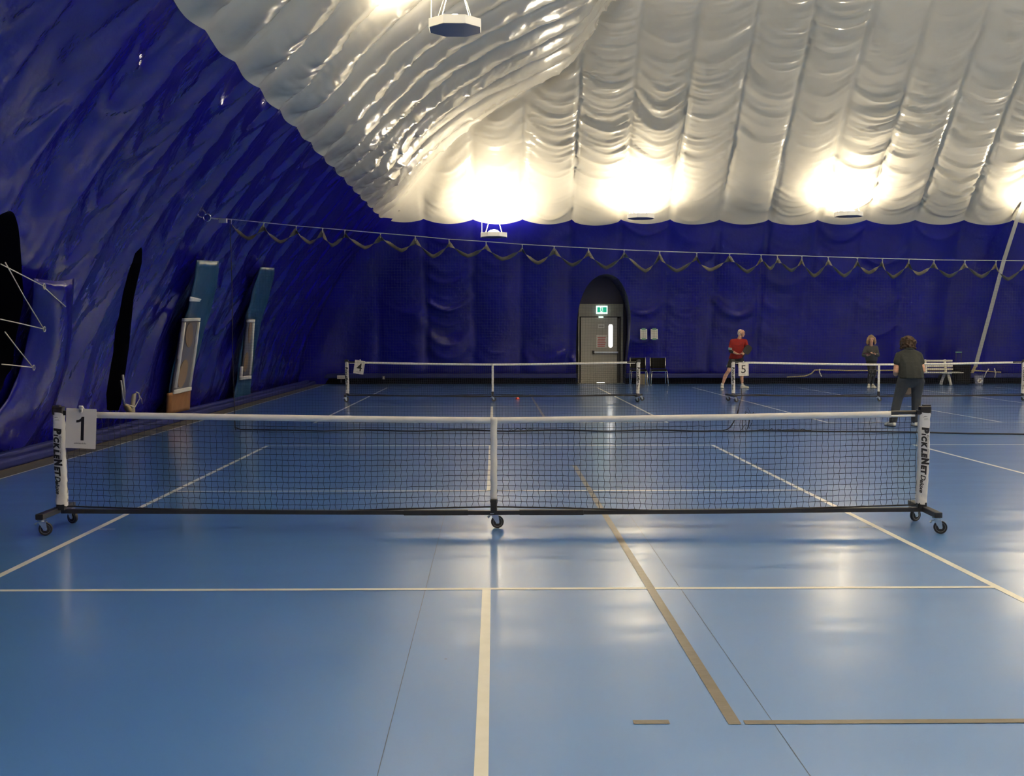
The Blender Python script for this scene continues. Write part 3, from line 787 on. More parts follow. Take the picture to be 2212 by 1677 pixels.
b = MB(); pts = [F(508, 925), F(520, 930), F(620, 931)]+[F(px_, 932+1.5*math.sin(px_*.03)) for px_ in range(700, 1560, 40)]+[F(1600, 934), F(1640, 932), F(1700, 933), F(1790, 934), F(1850, 934), F(1950, 935), F(2080, 938), F(2230, 940), F(2430, 940), F(2640, 940)]
b.tube([(p.x, p.y-DY, .012) for p in pts], .011, 6); b.build('bottom_rope', M['black_cord'], dv)
b = MB(); rr = random.Random(4)
def loose(pl, r=.006): b.tube([(P(px_, py_, DY).x, rr.uniform(-.03, .03), max(P(px_, py_, DY).z, .01)) for px_, py_ in pl], r, 5)
loose([(1530, 936), (1562, 934), (1578, 924), (1587, 908), (1593, 895), (1597, 875), (1603, 858), (1602, 840)], .006)
loose([(1560, 934), (1572, 928), (1583, 914), (1590, 900), (1594, 885)]); loose([(1604, 930), (1603, 912), (1606, 900), (1614, 890), (1620, 896), (1617, 920), (1612, 930)])
loose([(1600, 934), (1612, 915), (1610, 892), (1616, 880), (1622, 895), (1616, 925)], .004); loose([(1614, 928), (1620, 905), (1628, 890), (1624, 912), (1618, 926)], .004)
b.build('tangled_mesh', M['black_cord'], dv); b = MB()
for (xa, xb) in ((1650, 1700), (1672, 1740), (1700, 1752), (1720, 1735), (1620, 1660)):
    loose([(xa+(xb-xa)*k/8, 933-7*math.sin(PI*k/8)*rr.uniform(.5, 1)) for k in range(9)], .004)
for k in range(14):
    xx = rr.uniform(1645, 1745); loose([(xx, 933), (xx+rr.uniform(-6, 6), 931-rr.uniform(0, 5)), (xx+rr.uniform(-9, 9), 933)], .006)
b.build('tangled_mesh', M['black_cord'], dv); b = MB()
loose([(1100+60*k/14, 931-4*math.sin(PI*k/14)-2*math.sin(k*1.9)) for k in range(15)], .005); b.build('tangled_mesh', M['black_cord'], dv)

# ------------------------------------------------------------------ door in the arch
DYY = 36.15
def wp(px, py, Y=DYY): return P(px, py, Y)
dr = empty('door_1', (wp(1296, 828).x, DYY, 0)); dr['kind'] = 'structure'; ox = dr.location.x
def dbox(name, xa, ya, xb, yb, y0, y1, m, parent, r=0):
    a = wp(xa, yb); c = wp(xb, ya); b = MB(); z0 = max(a.z, 0.0)
    cc = ((a.x+c.x)/2-ox, (y0+y1)/2, (z0+c.z)/2); dd = (c.x-a.x, abs(y1-y0), c.z-z0)
    if r: b.rbox(cc, dd, r, 4, 'y')
    else: b.box(cc, dd)
    return b.build(name, m, parent)
dbox('door_surround', 1250, 657, 1346, 684, .0, .14, M['frame_grey'], dr)
dbox('door_frame', 1340.5, 684, 1346, 829, -.02, .14, M['frame_grey'], dr)
dbox('door_frame', 1248.5, 684, 1252, 829, -.02, .14, M['frame_grey'], dr)
dbox('door_gap', 1252, 682.5, 1341, 829, .06, .10, M['black_void'], dr)
lf = dbox('door_leaf', 1254.5, 686, 1333.5, 828.5, .0, .055, M['door_grey'], dr)
lt = dbox('lit_pane', 1314.5, 701, 1323.5, 751, -.01, .005, M['glass_lit'], lf, .06)
dbox('closer_strip', 1334, 688, 1339, 828.5, -.01, .06, M['black_powder'], dr)
dbox('door_strike', 1293, 683.5, 1303, 686.5, -.05, .0, M['exit_white'], lf)
dbox('panic_bar', 1281, 759.5, 1335, 763, -.10, -.06, M['zinc'], lf); dbox('bar_mount', 1280, 758, 1283.5, 765, -.10, .0, M['black_powder'], lf); dbox('bar_mount', 1333, 755, 1338, 765, -.10, .0, M['black_powder'], lf)
n1 = dbox('door_notice', 1292, 701, 1305.5, 709, -.012, -.002, M['paper'], dr); dbox('small_print', 1293, 703.5, 1304, 706.5, -.014, -.011, M['ink_grey'], n1)
n2 = dbox('door_notice', 1288, 724, 1311, 751, -.012, -.002, M['paper'], dr)
for k, y in enumerate((728.2, 732, 735.8, 739.6, 743.4, 747.2)):
    dbox('red_text_line', 1290.5+(k == 1)*1, y, 1308.5-(k % 3)*1.1, y+2.0, -.014, -.011, M['red_print'], n2)
dbox('threshold', 1249, 827.5, 1346, 829, -.5, .1, M['frame_grey'], dr)
dbox('threshold_light', 1289, 826.6, 1306, 828, -.01, .0, M['glass_lit'], dr)
tx = empty('exit_sign', (wp(1299, 667).x, DYY-.03, 0)); ox = tx.location.x
tag(tx, 'green and white running man exit sign above the grey door', 'sign')
dbox('sign_case', 1287.5, 661, 1311.5, 678.5, -.10, .0, M['exit_white'], tx)
dbox('green_panel', 1289.5, 664, 1295.5, 675, -.105, -.09, M['exit_green'], tx); dbox('green_panel', 1301.5, 664, 1309.5, 675, -.105, -.09, M['exit_green'], tx)
b = MB()
def ep(u, v): q = wp(u, v); return (q.x-ox, -.106, q.z)
def st(p, q, w): b.tube([ep(*p), ep(*q)], w, 6)
b.lathe([(.0, -.004), (.018, -.004), (.018, .004), (0, .004)], ep(1299.5, 665), 'y', 10)
st((1299, 666.5), (1298, 670), .016); st((1298.8, 667), (1301, 669), .009); st((1301, 669), (1302.2, 668), .008); st((1298.8, 667), (1296, 668.4), .009); st((1298, 670), (1300.6, 671.8), .012); st((1300.6, 671.8), (1300, 674.5), .01); st((1298, 670), (1297, 672.5), .012); st((1297, 672.5), (1295, 673.4), .01)
b.build('running_figure', M['exit_green'], tx)

# papers on the far wall
def on_back(px, py, off=.30):
    x, z = back_on(px, py); return Vector((x, float(YB(z))-off, z))
for (xa, xb, lb) in ((1381, 1396, 'left of two white sheets taped to the blue wall right of the door'), (1403.5, 1419, 'right of two white sheets taped to the blue wall right of the door')):
    p = on_back((xa+xb)/2, 722); t = empty('wall_notice', p); t.rotation_euler = (-.13, 0, 0); tag(t, lb, 'notice', 'sheets taped to the wall')
    w2 = (xb-xa)/2/2450*p.y; h2 = 11/2450*p.y
    b = MB(); b.box((0, 0, 0), (2*w2, .006, 2*h2)); b.build('sheet', M['paper'], t)
    b = MB()
    for k in range(9):
        b.box((0, -.004, h2*.75-k*h2*.18), (2*w2*.75, .001, .008))
    b.box((0, -.004, 0), (.008, .001, h2*1.5)); b.build('printed_lines', M['ink_grey'], t)
    b = MB(); b.box((0, -.005, h2), (w2*1.1, .004, .05)); b.box((0, -.005, -h2), (w2*1.1, .004, .05)); b.build('tape', M['green_tape'], t)

# ------------------------------------------------------------------ kerbs
b = MB()
b.rbox((-5.56, (34.9+FY0)/2, .055), (.16, 34.9-FY0, .11), .03, 3, 'y'); b.rbox((-5.74, (34.9+FY0)/2, .07), (.14, 34.9-FY0, .14), .03, 3, 'y')
kl = b.build('baseboard_left', M['kerb_blue']); tag(kl, 'double blue padded kerb along the foot of the left wall', kind='structure')
b = MB(); xa, xb = P(1246, 820, 35.4).x, P(1352, 820, 35.4).x
for (p, q) in ((-5.3, xa), (xb, 34)):
    b.rbox(((p+q)/2, 35.5, .25), (q-p, .20, .14), .03, 3, 'x'); b.cur = 1; b.box(((p+q)/2, 35.6, .09), (q-p, .22, .18)); b.cur = 0  # black box stands in for the shadow gap under the kerb
kb = b.build('baseboard_back', [M['kerb_blue'], M['black_void']]); tag(kb, 'blue kerb over a shadow gap painted black along the foot of the far wall', kind='structure')

# small boxes near the far wall
def simple_box(name, xa, ya, xb, yb, Y, depth, m, lb, cat, r=.02, parts=None):
    a = P(xa, yb, Y); c = P(xb, ya, Y); b = MB(); b.rbox((0, 0, (c.z-a.z)/2), (c.x-a.x, depth, c.z-a.z), r)
    t = empty(name, ((a.x+c.x)/2, Y+depth/2, max(a.z, 0))); b.build('casing', m, t); tag(t, lb, cat)
    return t, (c.x-a.x), (c.z-a.z)
t, w_, h_ = simple_box('junction_box', 728, 811.5, 744, 819, 35.15, .12, M['bench_white'], 'small pale box low in the far left corner of the hall', 'box')
b = MB(); b.box((0, -.062, h_/2), (w_*.9, .004, .012)); b.build('lid_seam', M['ink_grey'], t)
b = MB(); b.box((0, .02, -.06), (.05, .05, .12)); b.build('stem', M['black_powder'], t)
t, w_, h_ = simple_box('wall_socket', 826, 813, 831, 820, 35.22, .05, M['beige'], 'tiny beige fitting on the far kerb right of the pale corner box', 'socket')
b = MB(); b.box((0, -.027, h_/2), (.03, .004, .05)); b.build('face_plate', M['paper'], t)

# ------------------------------------------------------------------ framed panels and coverings on the left wall
def patch(rows, n, off, th, name, m, parent, bulge=0.0, wr=0.0):
    # rows: list of ((xl,yl),(xr,yr)) pixels, interpolated into n x n grid
    b = MB(); b.smooth = True; g = []; R = len(rows)-1; K = max(R*3, n)
    for i in range(K+1):
        f = i/K*R; k = min(int(f), R-1); u = f-k
        A = (rows[k][0][0]*(1-u)+rows[k+1][0][0]*u, rows[k][0][1]*(1-u)+rows[k+1][0][1]*u)
        B_ = (rows[k][1][0]*(1-u)+rows[k+1][1][0]*u, rows[k][1][1]*(1-u)+rows[k+1][1][1]*u)
        row = []
        for j in range(n+1):
            v = j/n; e = off+bulge*math.sin(PI*v)*math.sin(PI*min(1, .15+i/K))+wr*math.sin(j*1.7+i*.6)*math.sin(i*.9)
            row.append(left_pt(A[0]*(1-v)+B_[0]*v, A[1]*(1-v)+B_[1]*v, e))
        g.append(row)
    b.sheet(g, (-th, 0, 0)); return b.build(name, m, parent)
def panel_thing(name, lb, cat, grp=None):
    t = empty(name); tag(t, lb, cat, grp); return t
wp1 = panel_thing('framed_wall_panel', 'larger tall grey panel edged in white tape on the left wall, plywood at its foot', 'panel', 'taped panels on the left wall')
patch([((380, 668), (412, 668)), ((366, 752), (400, 752)), ((352, 838), (390, 830))], 6, .30, .04, 'panel', M['panel_grey'], wp1)
patch([((378, 667), (413, 667)), ((377, 674), (412, 674))], 6, .325, .05, 'white_edging', M['white_tape'], wp1)
patch([((354, 833), (391, 826)), ((353, 842), (391, 834))], 6, .325, .05, 'white_edging', M['white_tape'], wp1)
patch([((378, 676), (380.5, 676)), ((355, 828), (358, 828))], 2, .325, .05, 'white_edging', M['white_tape'], wp1)
patch([((409.5, 676), (412, 676)), ((387.5, 825), (390.5, 825))], 2, .325, .05, 'white_edging', M['white_tape'], wp1)
def oval(cx, cy, rx_, ry_, tilt, off, parent):
    n = 20; pts = []
    for k in range(n):
        a = 2*PI*k/n; u, v = rx_*math.cos(a), ry_*math.sin(a); pts.append(left_pt(cx+u+v*tilt, cy+v, off))
    b = MB(); b.add(pts+[p_+Vector((-.01, 0, 0)) for p_ in pts], [tuple(range(n)), tuple(reversed(range(n, 2*n)))]+[(k, n+k, n+(k+1) % n, (k+1) % n) for k in range(n)])
    return b.build('brown_oval', M['panel_brown'], parent)
oval(389, 708, 8, 30, -.08, .312, wp1); oval(373, 798, 9, 31, -.2, .312, wp1)
patch([((345, 841), (393, 832)), ((343, 886), (391, 877))], 6, .29, .04, 'plywood_board', M['plywood'], wp1)
wp2 = panel_thing('framed_wall_panel', 'smaller, farther taped panel on the left wall behind the curtain edge cord', 'panel', 'taped panels on the left wall')
patch([((521, 674), (534, 674)), ((505, 810), (524, 808))], 4, .30, .04, 'panel', M['panel_grey'], wp2)
patch([((520, 674), (534.5, 674)), ((520, 680), (534, 680))], 3, .325, .05, 'white_edging', M['white_tape'], wp2)
patch([((502, 806), (524.5, 804)), ((502, 813), (524, 811))], 3, .325, .05, 'white_edging', M['white_tape'], wp2)
patch([((531, 681), (533.5, 681)), ((521.5, 803), (524.5, 803))], 2, .325, .05, 'white_edging', M['white_tape'], wp2)
patch([((504.5, 784), (506.5, 784)), ((502, 806), (504.5, 806))], 2, .325, .05, 'white_edging', M['white_tape'], wp2)
oval(524, 705, 3.5, 26, -.1, .312, wp2); oval(514, 775, 4, 22, -.14, .312, wp2)
tc = patch([((413, 545), (460, 548)), ((405, 600), (456, 604)), ((395, 650), (440, 665)), ((378, 700), (424, 720)), ((358, 800), (404, 800)), ((345, 880), (386, 872))], 8, .25, .02, 'teal_covering', M['teal_vinyl'], None, .01, .012)
tcs = tc; tc = empty('teal_covering'); tcs.name = 'covering_sheet'; tcs.parent = tc
tag(tc, 'teal vinyl covering hanging around the larger taped panel', 'covering', 'teal coverings on the left wall')
tc2 = patch([((553, 563), (583, 566)), ((540, 600), (578, 600)), ((531, 640), (566, 645)), ((522, 672), (553, 690)), ((508, 760), (540, 760)), ((500, 820), (532, 820)), ((492, 862), (530, 858))], 8, .25, .02, 'teal_covering', M['teal_vinyl'], None, .01, .016)
tcs = tc2; tc2 = empty('teal_covering'); tcs.name = 'covering_sheet'; tcs.parent = tc2
tag(tc2, 'narrower dark teal covering around the farther taped panel', 'covering', 'teal coverings on the left wall')
lk = patch([((395, 622), (418, 628)), ((393, 632), (414, 634))], 4, .29, .02, 'pale_patch', M['white_tape'], tc); 
# big flap hanging beside the left opening, and its lacing
fp = empty('wall_flap'); tag(fp, 'glossy blue vinyl flap laced beside the dark opening at the left edge', 'flap')
patch([((63, 582), (150, 583)), ((60, 640), (147, 650)), ((55, 690), (142, 720)), ((42, 750), (134, 780)), ((28, 800), (120, 830)), ((5, 850), (100, 880)), ((-30, 900), (70, 925)), ((-60, 960), (35, 972))], 12, .2, .015, 'flap_sheet', M['blue_vinyl'], fp, .14, .006)
def cord(pl, off, r, name, parent, m=M['rope']):
    b = MB(); b.smooth = True; b.tube([left_pt(x, y, o_) for (x, y), o_ in zip(pl, off)], r, 6); return b.build(name, m, parent)
for pl in (((-30, 538), (62, 587)), ((-20, 535), (63, 683)), ((-30, 660), (62, 683)), ((-20, 690), (36, 778)), ((-30, 770), (36, 778)), ((62, 587), (112, 634))):
    cord([pl[0], ((pl[0][0]+pl[1][0])/2, (pl[0][1]+pl[1][1])/2), pl[1]], (.3, .3, .32), .006, 'lacing_cord', fp)
for p_ in ((62, 587), (63, 683), (36, 778)):
    b = MB(); c_ = left_pt(p_[0], p_[1], .33); b.smooth = True; b.tube([c_+Vector((0, .03*math.cos(a), .03*math.sin(a))) for a in [k*PI/5 for k in range(11)]], .007, 6); b.build('grommet', M['strap_grey'], fp)
# cables and hose at the foot of the slit
hc = empty('loose_hose'); tag(hc, 'pale hoses and crumpled fitting at the foot of the narrow slit', 'hose')
cord([(240, 800), (241, 835), (240, 860)], (.3, .32, .32), .018, 'hose', hc, M['strap_grey']); cord([(236, 812), (238, 850), (242, 862)], (.3, .32, .32), .014, 'hose', hc, M['strap_grey'])
cord([(245, 862), (262, 868), (272, 850), (270, 838), (267, 836)], (.32, .34, .34, .34, .32), .008, 'loose_cable', hc); cord([(272, 840), (278, 852), (281, 862)], (.32, .33, .32), .006, 'loose_cable', hc)
patch([((262, 842), (268, 838)), ((258, 870), (265, 868)), ((255, 886), (266, 886))], 3, .32, .03, 'torn_strip', M['beige'], hc)
patch([((242, 862), (252, 866)), ((246, 874), (256, 876)), ((254, 880), (262, 880))], 4, .33, .05, 'crumpled_fitting', M['strap_tan'], hc, .03, .02)

# ------------------------------------------------------------------ sagging strap, pole strap, etc. at the right
stp = empty('ceiling_strap'); tag(stp, 'long grey strap slanting down from the ceiling at the right edge to a tan end', 'strap')
def ribbon(pts, w, name, m, parent, th=.01):
    b = MB(); g = []
    for p in pts: g.append([Vector(p)+Vector((-w/2, 0, 0)), Vector(p)+Vector((w/2, 0, 0))])
    b.sheet(g, (0, th, 0)); return b.build(name, m, parent)
sp_ = [((2228, 395), 33.3), ((2199, 468), 33.6), ((2168, 565), 33.9), ((2135, 690), 34.2), ((2107, 793), 34.4)]
ribbon([P(px_, py_, Y) for (px_, py_), Y in sp_], .12, 'strap', M['strap_grey'], stp)
ribbon([P(2107, 791, 34.38), P(2100, 806, 34.42)], .10, 'tan_end', M['strap_tan'], stp)
tb = empty('wall_tube'); tag(tb, 'thin tan tube lying along the foot of the far wall behind the bench', 'tube')
def wtube(pl, r, name, m, Y=34.85):
    b = MB(); b.smooth = True; b.tube([P(x, y, Y) for x, y in pl], r, 6); return b.build(name, m, tb)
wtube([(1700, 815), (1738, 813), (1752, 808), (1760, 800), (1772, 799), (1830, 801), (1890, 801), (1960, 800), (2050, 799), (2110, 801), (2162, 804.5)], .019, 'tube', M['strap_tan'])
wtube([(1771, 797), (1770, 804), (1775, 814)], .018, 'tie', M['rope'], 34.8); wtube([(2136, 797), (2130, 805), (2126, 816)], .016, 'tie', M['rope'], 34.8); wtube([(2148, 796), (2151, 806), (2149, 816)], .016, 'tie', M['rope'], 34.8)
tb.location = (0, 0, 0)

# bench
bn = empty('bench'); by = 34.05; tag(bn, 'white slatted bench standing against the far wall behind the dark-clad player', 'bench')
s_ = 2450/by; bx0, bx1 = P(1988, 800, by).x, P(2063, 800, by).x
bn.location = ((bx0+bx1)/2, by, 0); hw = (bx1-bx0)/2
for (z, hh) in ((.745, .055), (.62, .13), (.495, .055)):
    b = MB(); b.rbox((0, .16+(z-.5)*.2, z), (2*hw, .025, hh), .008, 2, 'x'); b.build('back_slat', M['bench_white'], bn)
for k in range(4):
    b = MB(); b.rbox((.06, -.25+k*.11, .40), (2*hw+.18, .09, .03), .008, 2, 'x'); b.build('seat_slat', M['bench_white'], bn)
for s in (-1, 1):
    x = s*.30-.0; b = MB()
    b.tube([(x, .12, .38), (x, .24, .78)], .035, 8); b.build('upright', M['bench_white'], bn)
for s in (-.62, .26):
    b = MB(); b.smooth = True
    for yy in (-.20, .14): b.tube([(s, yy*.6, .39), (s+.05*(1 if yy < 0 else -1.6), yy, .12), (s+.06*(1 if yy < 0 else -1.6), yy*1.1, .02)], [.045, .04, .05], 10)
    b.rbox((s, -.04, .375), (.16, .42, .03), .01); b.build('leg_frame', M['bench_white'], bn)

# suitcase with pull handle, duffel, clear bag
sc = empty('wheeled_bag'); q = P(2079, 834, 34.25); sc.location = (q.x+.06, 34.62, 0); tag(sc, 'black wheeled bag with raised pull handle beside the bench', 'bag')
b = MB(); b.rbox((0.05, 0, .33), (.52, .25, .62), .07, 4, 'y'); b.build('body', M['fabric_black'], sc)
b = MB(); b.rbox((.06, -.135, .3), (.4, .05, .4), .05, 4, 'y'); b.build('front_pocket', M['fabric_black'], sc)
b = MB(); b.smooth = True; b.tube([(-.10, .05, .6), (-.10, .05, .985)], .008, 6); b.tube([(.06, .05, .6), (.06, .05, .985)], .008, 6); b.build('handle_rod', M['black_powder'], sc)
b = MB(); b.rbox((-.02, .05, 1.0), (.20, .03, .035), .012, 3, 'x'); b.build('handle_grip', M['green_tape'], sc)
for s in (-.15, .24): b = MB(); b.lathe([(.0, -.015), (.035, -.015), (.035, .015), (0, .015)], (s, .02, .035), 'x', 14); b.build('wheel', M['tyre'], sc)
df = empty('duffel_bag'); q = P(2056, 834, 34.3); df.location = (q.x-.04, 34.85, 0); tag(df, 'low dark bag slumped between the bench legs and the wheeled bag', 'bag')
b = MB(); b.smooth = True; b.rbox((0, 0, .16), (.26, .3, .32), .12, 5, 'x'); b.build('body', M['fabric_black'], df)
b = MB(); b.smooth = True; b.tube([(-.07, -.12, .28), (-.05, -.13, .38), (.05, -.13, .38), (.07, -.12, .28)], .012, 6); b.build('handle', M['black_powder'], df)
cb_ = empty('clear_bag'); q = P(2116, 834, 34.2); cb_.location = (q.x, 34.25, 0); tag(cb_, 'translucent plastic bag with a white round mark, right of the wheeled bag', 'bag')
b = MB(); g = []
for i in range(7):
    z = .29*i/6+.01; g.append((.115+.03*i/6, .06+.01*math.sin(i*2), z))
vs = []; N = 16
for (a_, c_, z) in g:
    for k in range(N):
        an = 2*PI*k/N; vs.append((a_*math.copysign(abs(math.cos(an))**.6, math.cos(an))+.006*math.sin(k*2+z*20), c_*math.sin(an), z))
b.smooth = True; b.add(vs, [(i*N+k, i*N+(k+1) % N, (i+1)*N+(k+1) % N, (i+1)*N+k) for i in range(6) for k in range(N)]+[tuple(reversed(range(N)))]); b.build('bag_film', M['clear_bag'], cb_)
b = MB(); b.add([(.082*math.cos(a*PI/10), -.078, .145+.075*math.sin(a*PI/10)) for a in range(20)], [tuple(range(20))]); lg = b.build('round_mark', M['paper'], cb_)
b = MB(); b.add([(-.05, -.081, .11), (-.02, -.081, .10), (.05, -.081, .18), (.02, -.081, .185)], [(0, 1, 2, 3)]); b.add([(-.03, -.081, .17), (-.01, -.081, .18), (.01, -.081, .15), (-.02, -.081, .14)], [(0, 1, 2, 3)]); b.build('brown_print', M['panel_brown'], cb_)
for s in (-1, 1): b = MB(); b.smooth = True; b.tube([(s*.10, -.04, .29), (s*.13, -.05, .34), (s*.06, -.05, .31)], .006, 5); b.build('handle', M['clear_bag'], cb_)

# chairs
def build_chair():
    t = empty('stacking_chair')
    b = MB(); b.smooth = True
    for s in (-1, 1): b.tube([(s*.235, .18, .85), (s*.235, .17, .48), (s*.25, .22, .012)], .011, 8)
    b.build('back_frame', M['chrome'], t)
    for s in (-1, 1):
        b = MB(); b.smooth = True; b.tube([(s*.23, -.20, .44), (s*.265, -.24, .012)], .013, 8); b.lathe([(.016, 0), (.016, .02)], (s*.265, -.24, 0), n=8); b.build('leg', M['chrome'], t)
    b = MB(); b.smooth = True; b.tube([(-.23, -.2, .43), (.23, -.2, .43)], .012, 8); b.tube([(-.23, .17, .43), (.23, .17, .43)], .010, 8)
    for s in (-1, 1): b.tube([(s*.235, -.2, .43), (s*.235, .17, .44)], .010, 8)
    b.build('seat_rail', M['chrome'], t)
    b = MB(); b.rbox((0, -.02, .46), (.46, .44, .045), .05, 4); b.build('seat', M['fabric_black'], t)
    b = MB(); g = []
    for i in range(9):
        z = .50+.33*i/8; ww = .245 if 0 < i < 8 else .215
        g.append([(ww*(j/8*2-1), .155+.04*(1-(j/8*2-1)**2)+(z-.5)*.06, z) for j in range(9)])
    b.smooth = True; b.sheet(g, (0, .04, 0)); b.build('backrest', M['fabric_black'], t)
    return t
ch1 = build_chair(); q = F(1419, 833); ch1.location = (P(1419, 833, 34.9).x, 34.55, 0); tag(ch1, 'black chair with chrome legs, the right one beside the doorway', 'chair', 'black chairs by the doorway')
ch2 = copy_tree(ch1); ch2.location = (P(1376, 833, 34.9).x, 34.55, 0); tag(ch2, 'black chair with chrome legs, left one, half behind the net post', 'chair', 'black chairs by the doorway')
t, w_, h_ = simple_box('carton', 1381, 809, 1400, 831, 35.05, .22, M['beige'], 'beige carton on the floor between the two black chairs', 'box')
b = MB(); b.box((0, -.112, h_*.5), (.03, .003, h_)); b.build('tape_strip', M['strap_tan'], t)
t.location.y = 35.12
cn = empty('marker_cone'); q = F(1118, 862.5); cn.location = (q.x, q.y, 0); tag(cn, 'tiny red marker on the floor beneath the far left net', 'marker')
b = MB(); b.smooth = True; b.lathe([(.05, 0), (.052, .012), (.036, .03), (.028, .075), (.015, .085)], n=16); b.build('cone_body', M['red_plastic'], cn)
b = MB(); b.lathe([(.036, .045), (.034, .055)], n=16); b.build('pale_band', M['paper'], cn)
# ------------------------------------------------------------------ people
_ico = None
def ico_pts():
    global _ico
    if _ico is None:
        bm = bmesh.new(); bmesh.ops.create_icosphere(bm, subdivisions=2, radius=1); _ico = [v.co.copy() for v in bm.verts]; bm.free()
    return _ico
class Flesh:
    def __init__(s): s.bm = bmesh.new()
    def hull(s, ells):
        vs = []
        for c, r in ells:
            r = (r, r, r) if not isinstance(r, (tuple, list)) else r; c = Vector(c)
            for p in ico_pts(): vs.append(s.bm.verts.new((c.x+p.x*r[0], c.y+p.y*r[1], c.z+p.z*r[2])))
        res = bmesh.ops.convex_hull(s.bm, input=vs)
        dead = [g for g in set(res['geom_interior']+res['geom_unused']) if isinstance(g, bmesh.types.BMVert)]
        bmesh.ops.delete(s.bm, geom=dead, context='VERTS')
    def chain(s, pts):
        if len(pts) == 1: s.hull(pts)
        for a, b in zip(pts[:-1], pts[1:]): s.hull([a, b])
    def hand(s, wrist, d, n, thumb=1, curl=.7):
        w0 = Vector(wrist); d = Vector(d).normalized(); n = Vector(n); n = (n-d*n.dot(d)).normalized(); sd = d.cross(n)
        s.hull([(w0, .022), (w0+d*.075+sd*.028, .013), (w0+d*.075-sd*.028, .013), (w0+d*.03+sd*.03, .014), (w0+d*.03-sd*.028, .014)])
        for k, L in enumerate((.066, .074, .070, .054)):
            b0 = w0+d*.08+sd*(-.029+.0195*k)*thumb*-1
            a1 = curl*.5; a2 = curl*1.2; d1 = d*math.cos(a1)+n*math.sin(a1); d2 = d*math.cos(a2)+n*math.sin(a2); d3 = d*math.cos(a2*1.4)+n*math.sin(a2*1.4)
            p1 = b0+d1*L*.48; p2 = p1+d2*L*.3; p3 = p2+d3*L*.22
            s.chain([(b0-d*.02, .010), (p1, .009), (p2, .0082), (p3, .0072)])
        t0 = w0+d*.025+sd*.028*thumb; t1 = t0+(d*.7+sd*.7*thumb+n*.3).normalized()*.035; t2 = t1+(d*.9+sd*.2*thumb+n*.5).normalized()*.03
        s.chain([(t0, .013), (t1, .011), (t2, .009)])
    def build(s, name, m, parent, voxel=.008, smooth=4):
        me = bpy.data.meshes.new(name); s.bm.to_mesh(me); s.bm.free()
        o = bpy.data.objects.new(name, me); col.objects.link(o)
        r = o.modifiers.new('r', 'REMESH'); r.mode = 'VOXEL'; r.voxel_size = voxel; r.use_smooth_shade = True
        if smooth: sm = o.modifiers.new('s', 'SMOOTH'); sm.factor = .5; sm.iterations = smooth
        dg = bpy.context.evaluated_depsgraph_get(); dg.update()
        me2 = bpy.data.meshes.new_from_object(o.evaluated_get(dg)); o.modifiers.clear(); o.data = me2; bpy.data.meshes.remove(me); me2.name = name
        me2.materials.clear(); me2.materials.append(m); me2.polygons.foreach_set('use_smooth', [True]*len(me2.polygons))
        if parent is not None: o.parent = parent
        return o
def head(f, c, fd, w=.074, nose=True):
    # c = head centre, fd = facing direction
    c = Vector(c); fd = Vector(fd).normalized(); sd = Vector((fd.y, -fd.x, 0)).normalized(); up = sd.cross(fd).normalized()
    if up.z < 0: up = -up
    def at(a, b, d_): return c+fd*a+sd*b+up*d_
    f.hull([(at(-.020, 0, .030), .082), (at(.020, 0, .025), .076)])
    f.hull([(at(.02, 0, .02), .070), (at(.038, .0, -.050), .050), (at(.052, .012, -.080), .024), (at(.052, -.012, -.080), .024)])
    f.hull([(at(.082, 0, .012), .007), (at(.094, 0, -.018), .009), (at(.080, .012, -.026), .008), (at(.080, -.012, -.026), .008)])
    for s in (-1, 1):
        f.hull([(at(-.005, s*.076, .008), .012), (at(-.012, s*.080, -.022), .008), (at(-.014, s*.084, .012), .010)])
        f.hull([(at(.060, s*.030, -.018), .018)])
    f.hull([(at(.078, .014, -.050), .008), (at(.078, -.014, -.050), .008)])
    return at
def features(at, parent):
    for s in (-1, 1):
        b = MB(); b.smooth = True; b.lathe([(.002, -.008), (.010, -.004), (.011, 0), (.010, .004), (.002, .008)], at(.080, s*.031, .012), 'z', 10); b.build('eye', M['eye_dark'], parent)
        b = MB(); b.smooth = True; b.tube([at(.088, s*.018, .030), at(.088, s*.034, .036), at(.080, s*.048, .030)], .004, 5); b.build('eyebrow', M['hair_brown'], parent)
    b = MB(); b.smooth = True; b.tube([at(.084, -.024, -.048), at(.090, 0, -.050), at(.084, .024, -.048)], [.003, .006, .003], 6); b.build('mouth', M['lip'], parent)
def shoe(name, heel, toe, parent, m, sole, w=.046):
    heel = Vector(heel); toe = Vector(toe); d = (toe-heel).normalized(); sd = Vector((-d.y, d.x, 0))
    f = Flesh(); L = (toe-heel).length
    f.hull([(heel+Vector((0, 0, .05))+d*.03, (.038, .038, .045)), (heel+d*L*.45+Vector((0, 0, .045)), (.045, .045, .045)), (heel+d*.07+Vector((0, 0, .10)), .036)])
    f.hull([(heel+d*L*.4+Vector((0, 0, .05)), (.044, .044, .045)), (toe-d*.05+Vector((0, 0, .034)), (.047, .047, .030))])
    o = f.build(name, m, parent, .007, 3)
    f = Flesh(); f.hull([(heel+d*.03+Vector((0, 0, .014)), (.044, .044, .013)), (heel+d*L*.6+Vector((0, 0, .014)), (.052, .052, .013)), (toe-d*.04+Vector((0, 0, .014)), (.048, .048, .013))])
    f.build('sole', sole, o, .006, 1)
    b = MB(); b.smooth = True
    for k in range(4):
        q = heel+d*(L*.35+k*.024)+Vector((0, 0, .105-k*.012)); b.tube([q-sd*.028, q+Vector((0, 0, .008)), q+sd*.028], .004, 5)
    b.build('laces', M['paper'] if m is M['shoe_dark'] else M['ink_grey'], o)
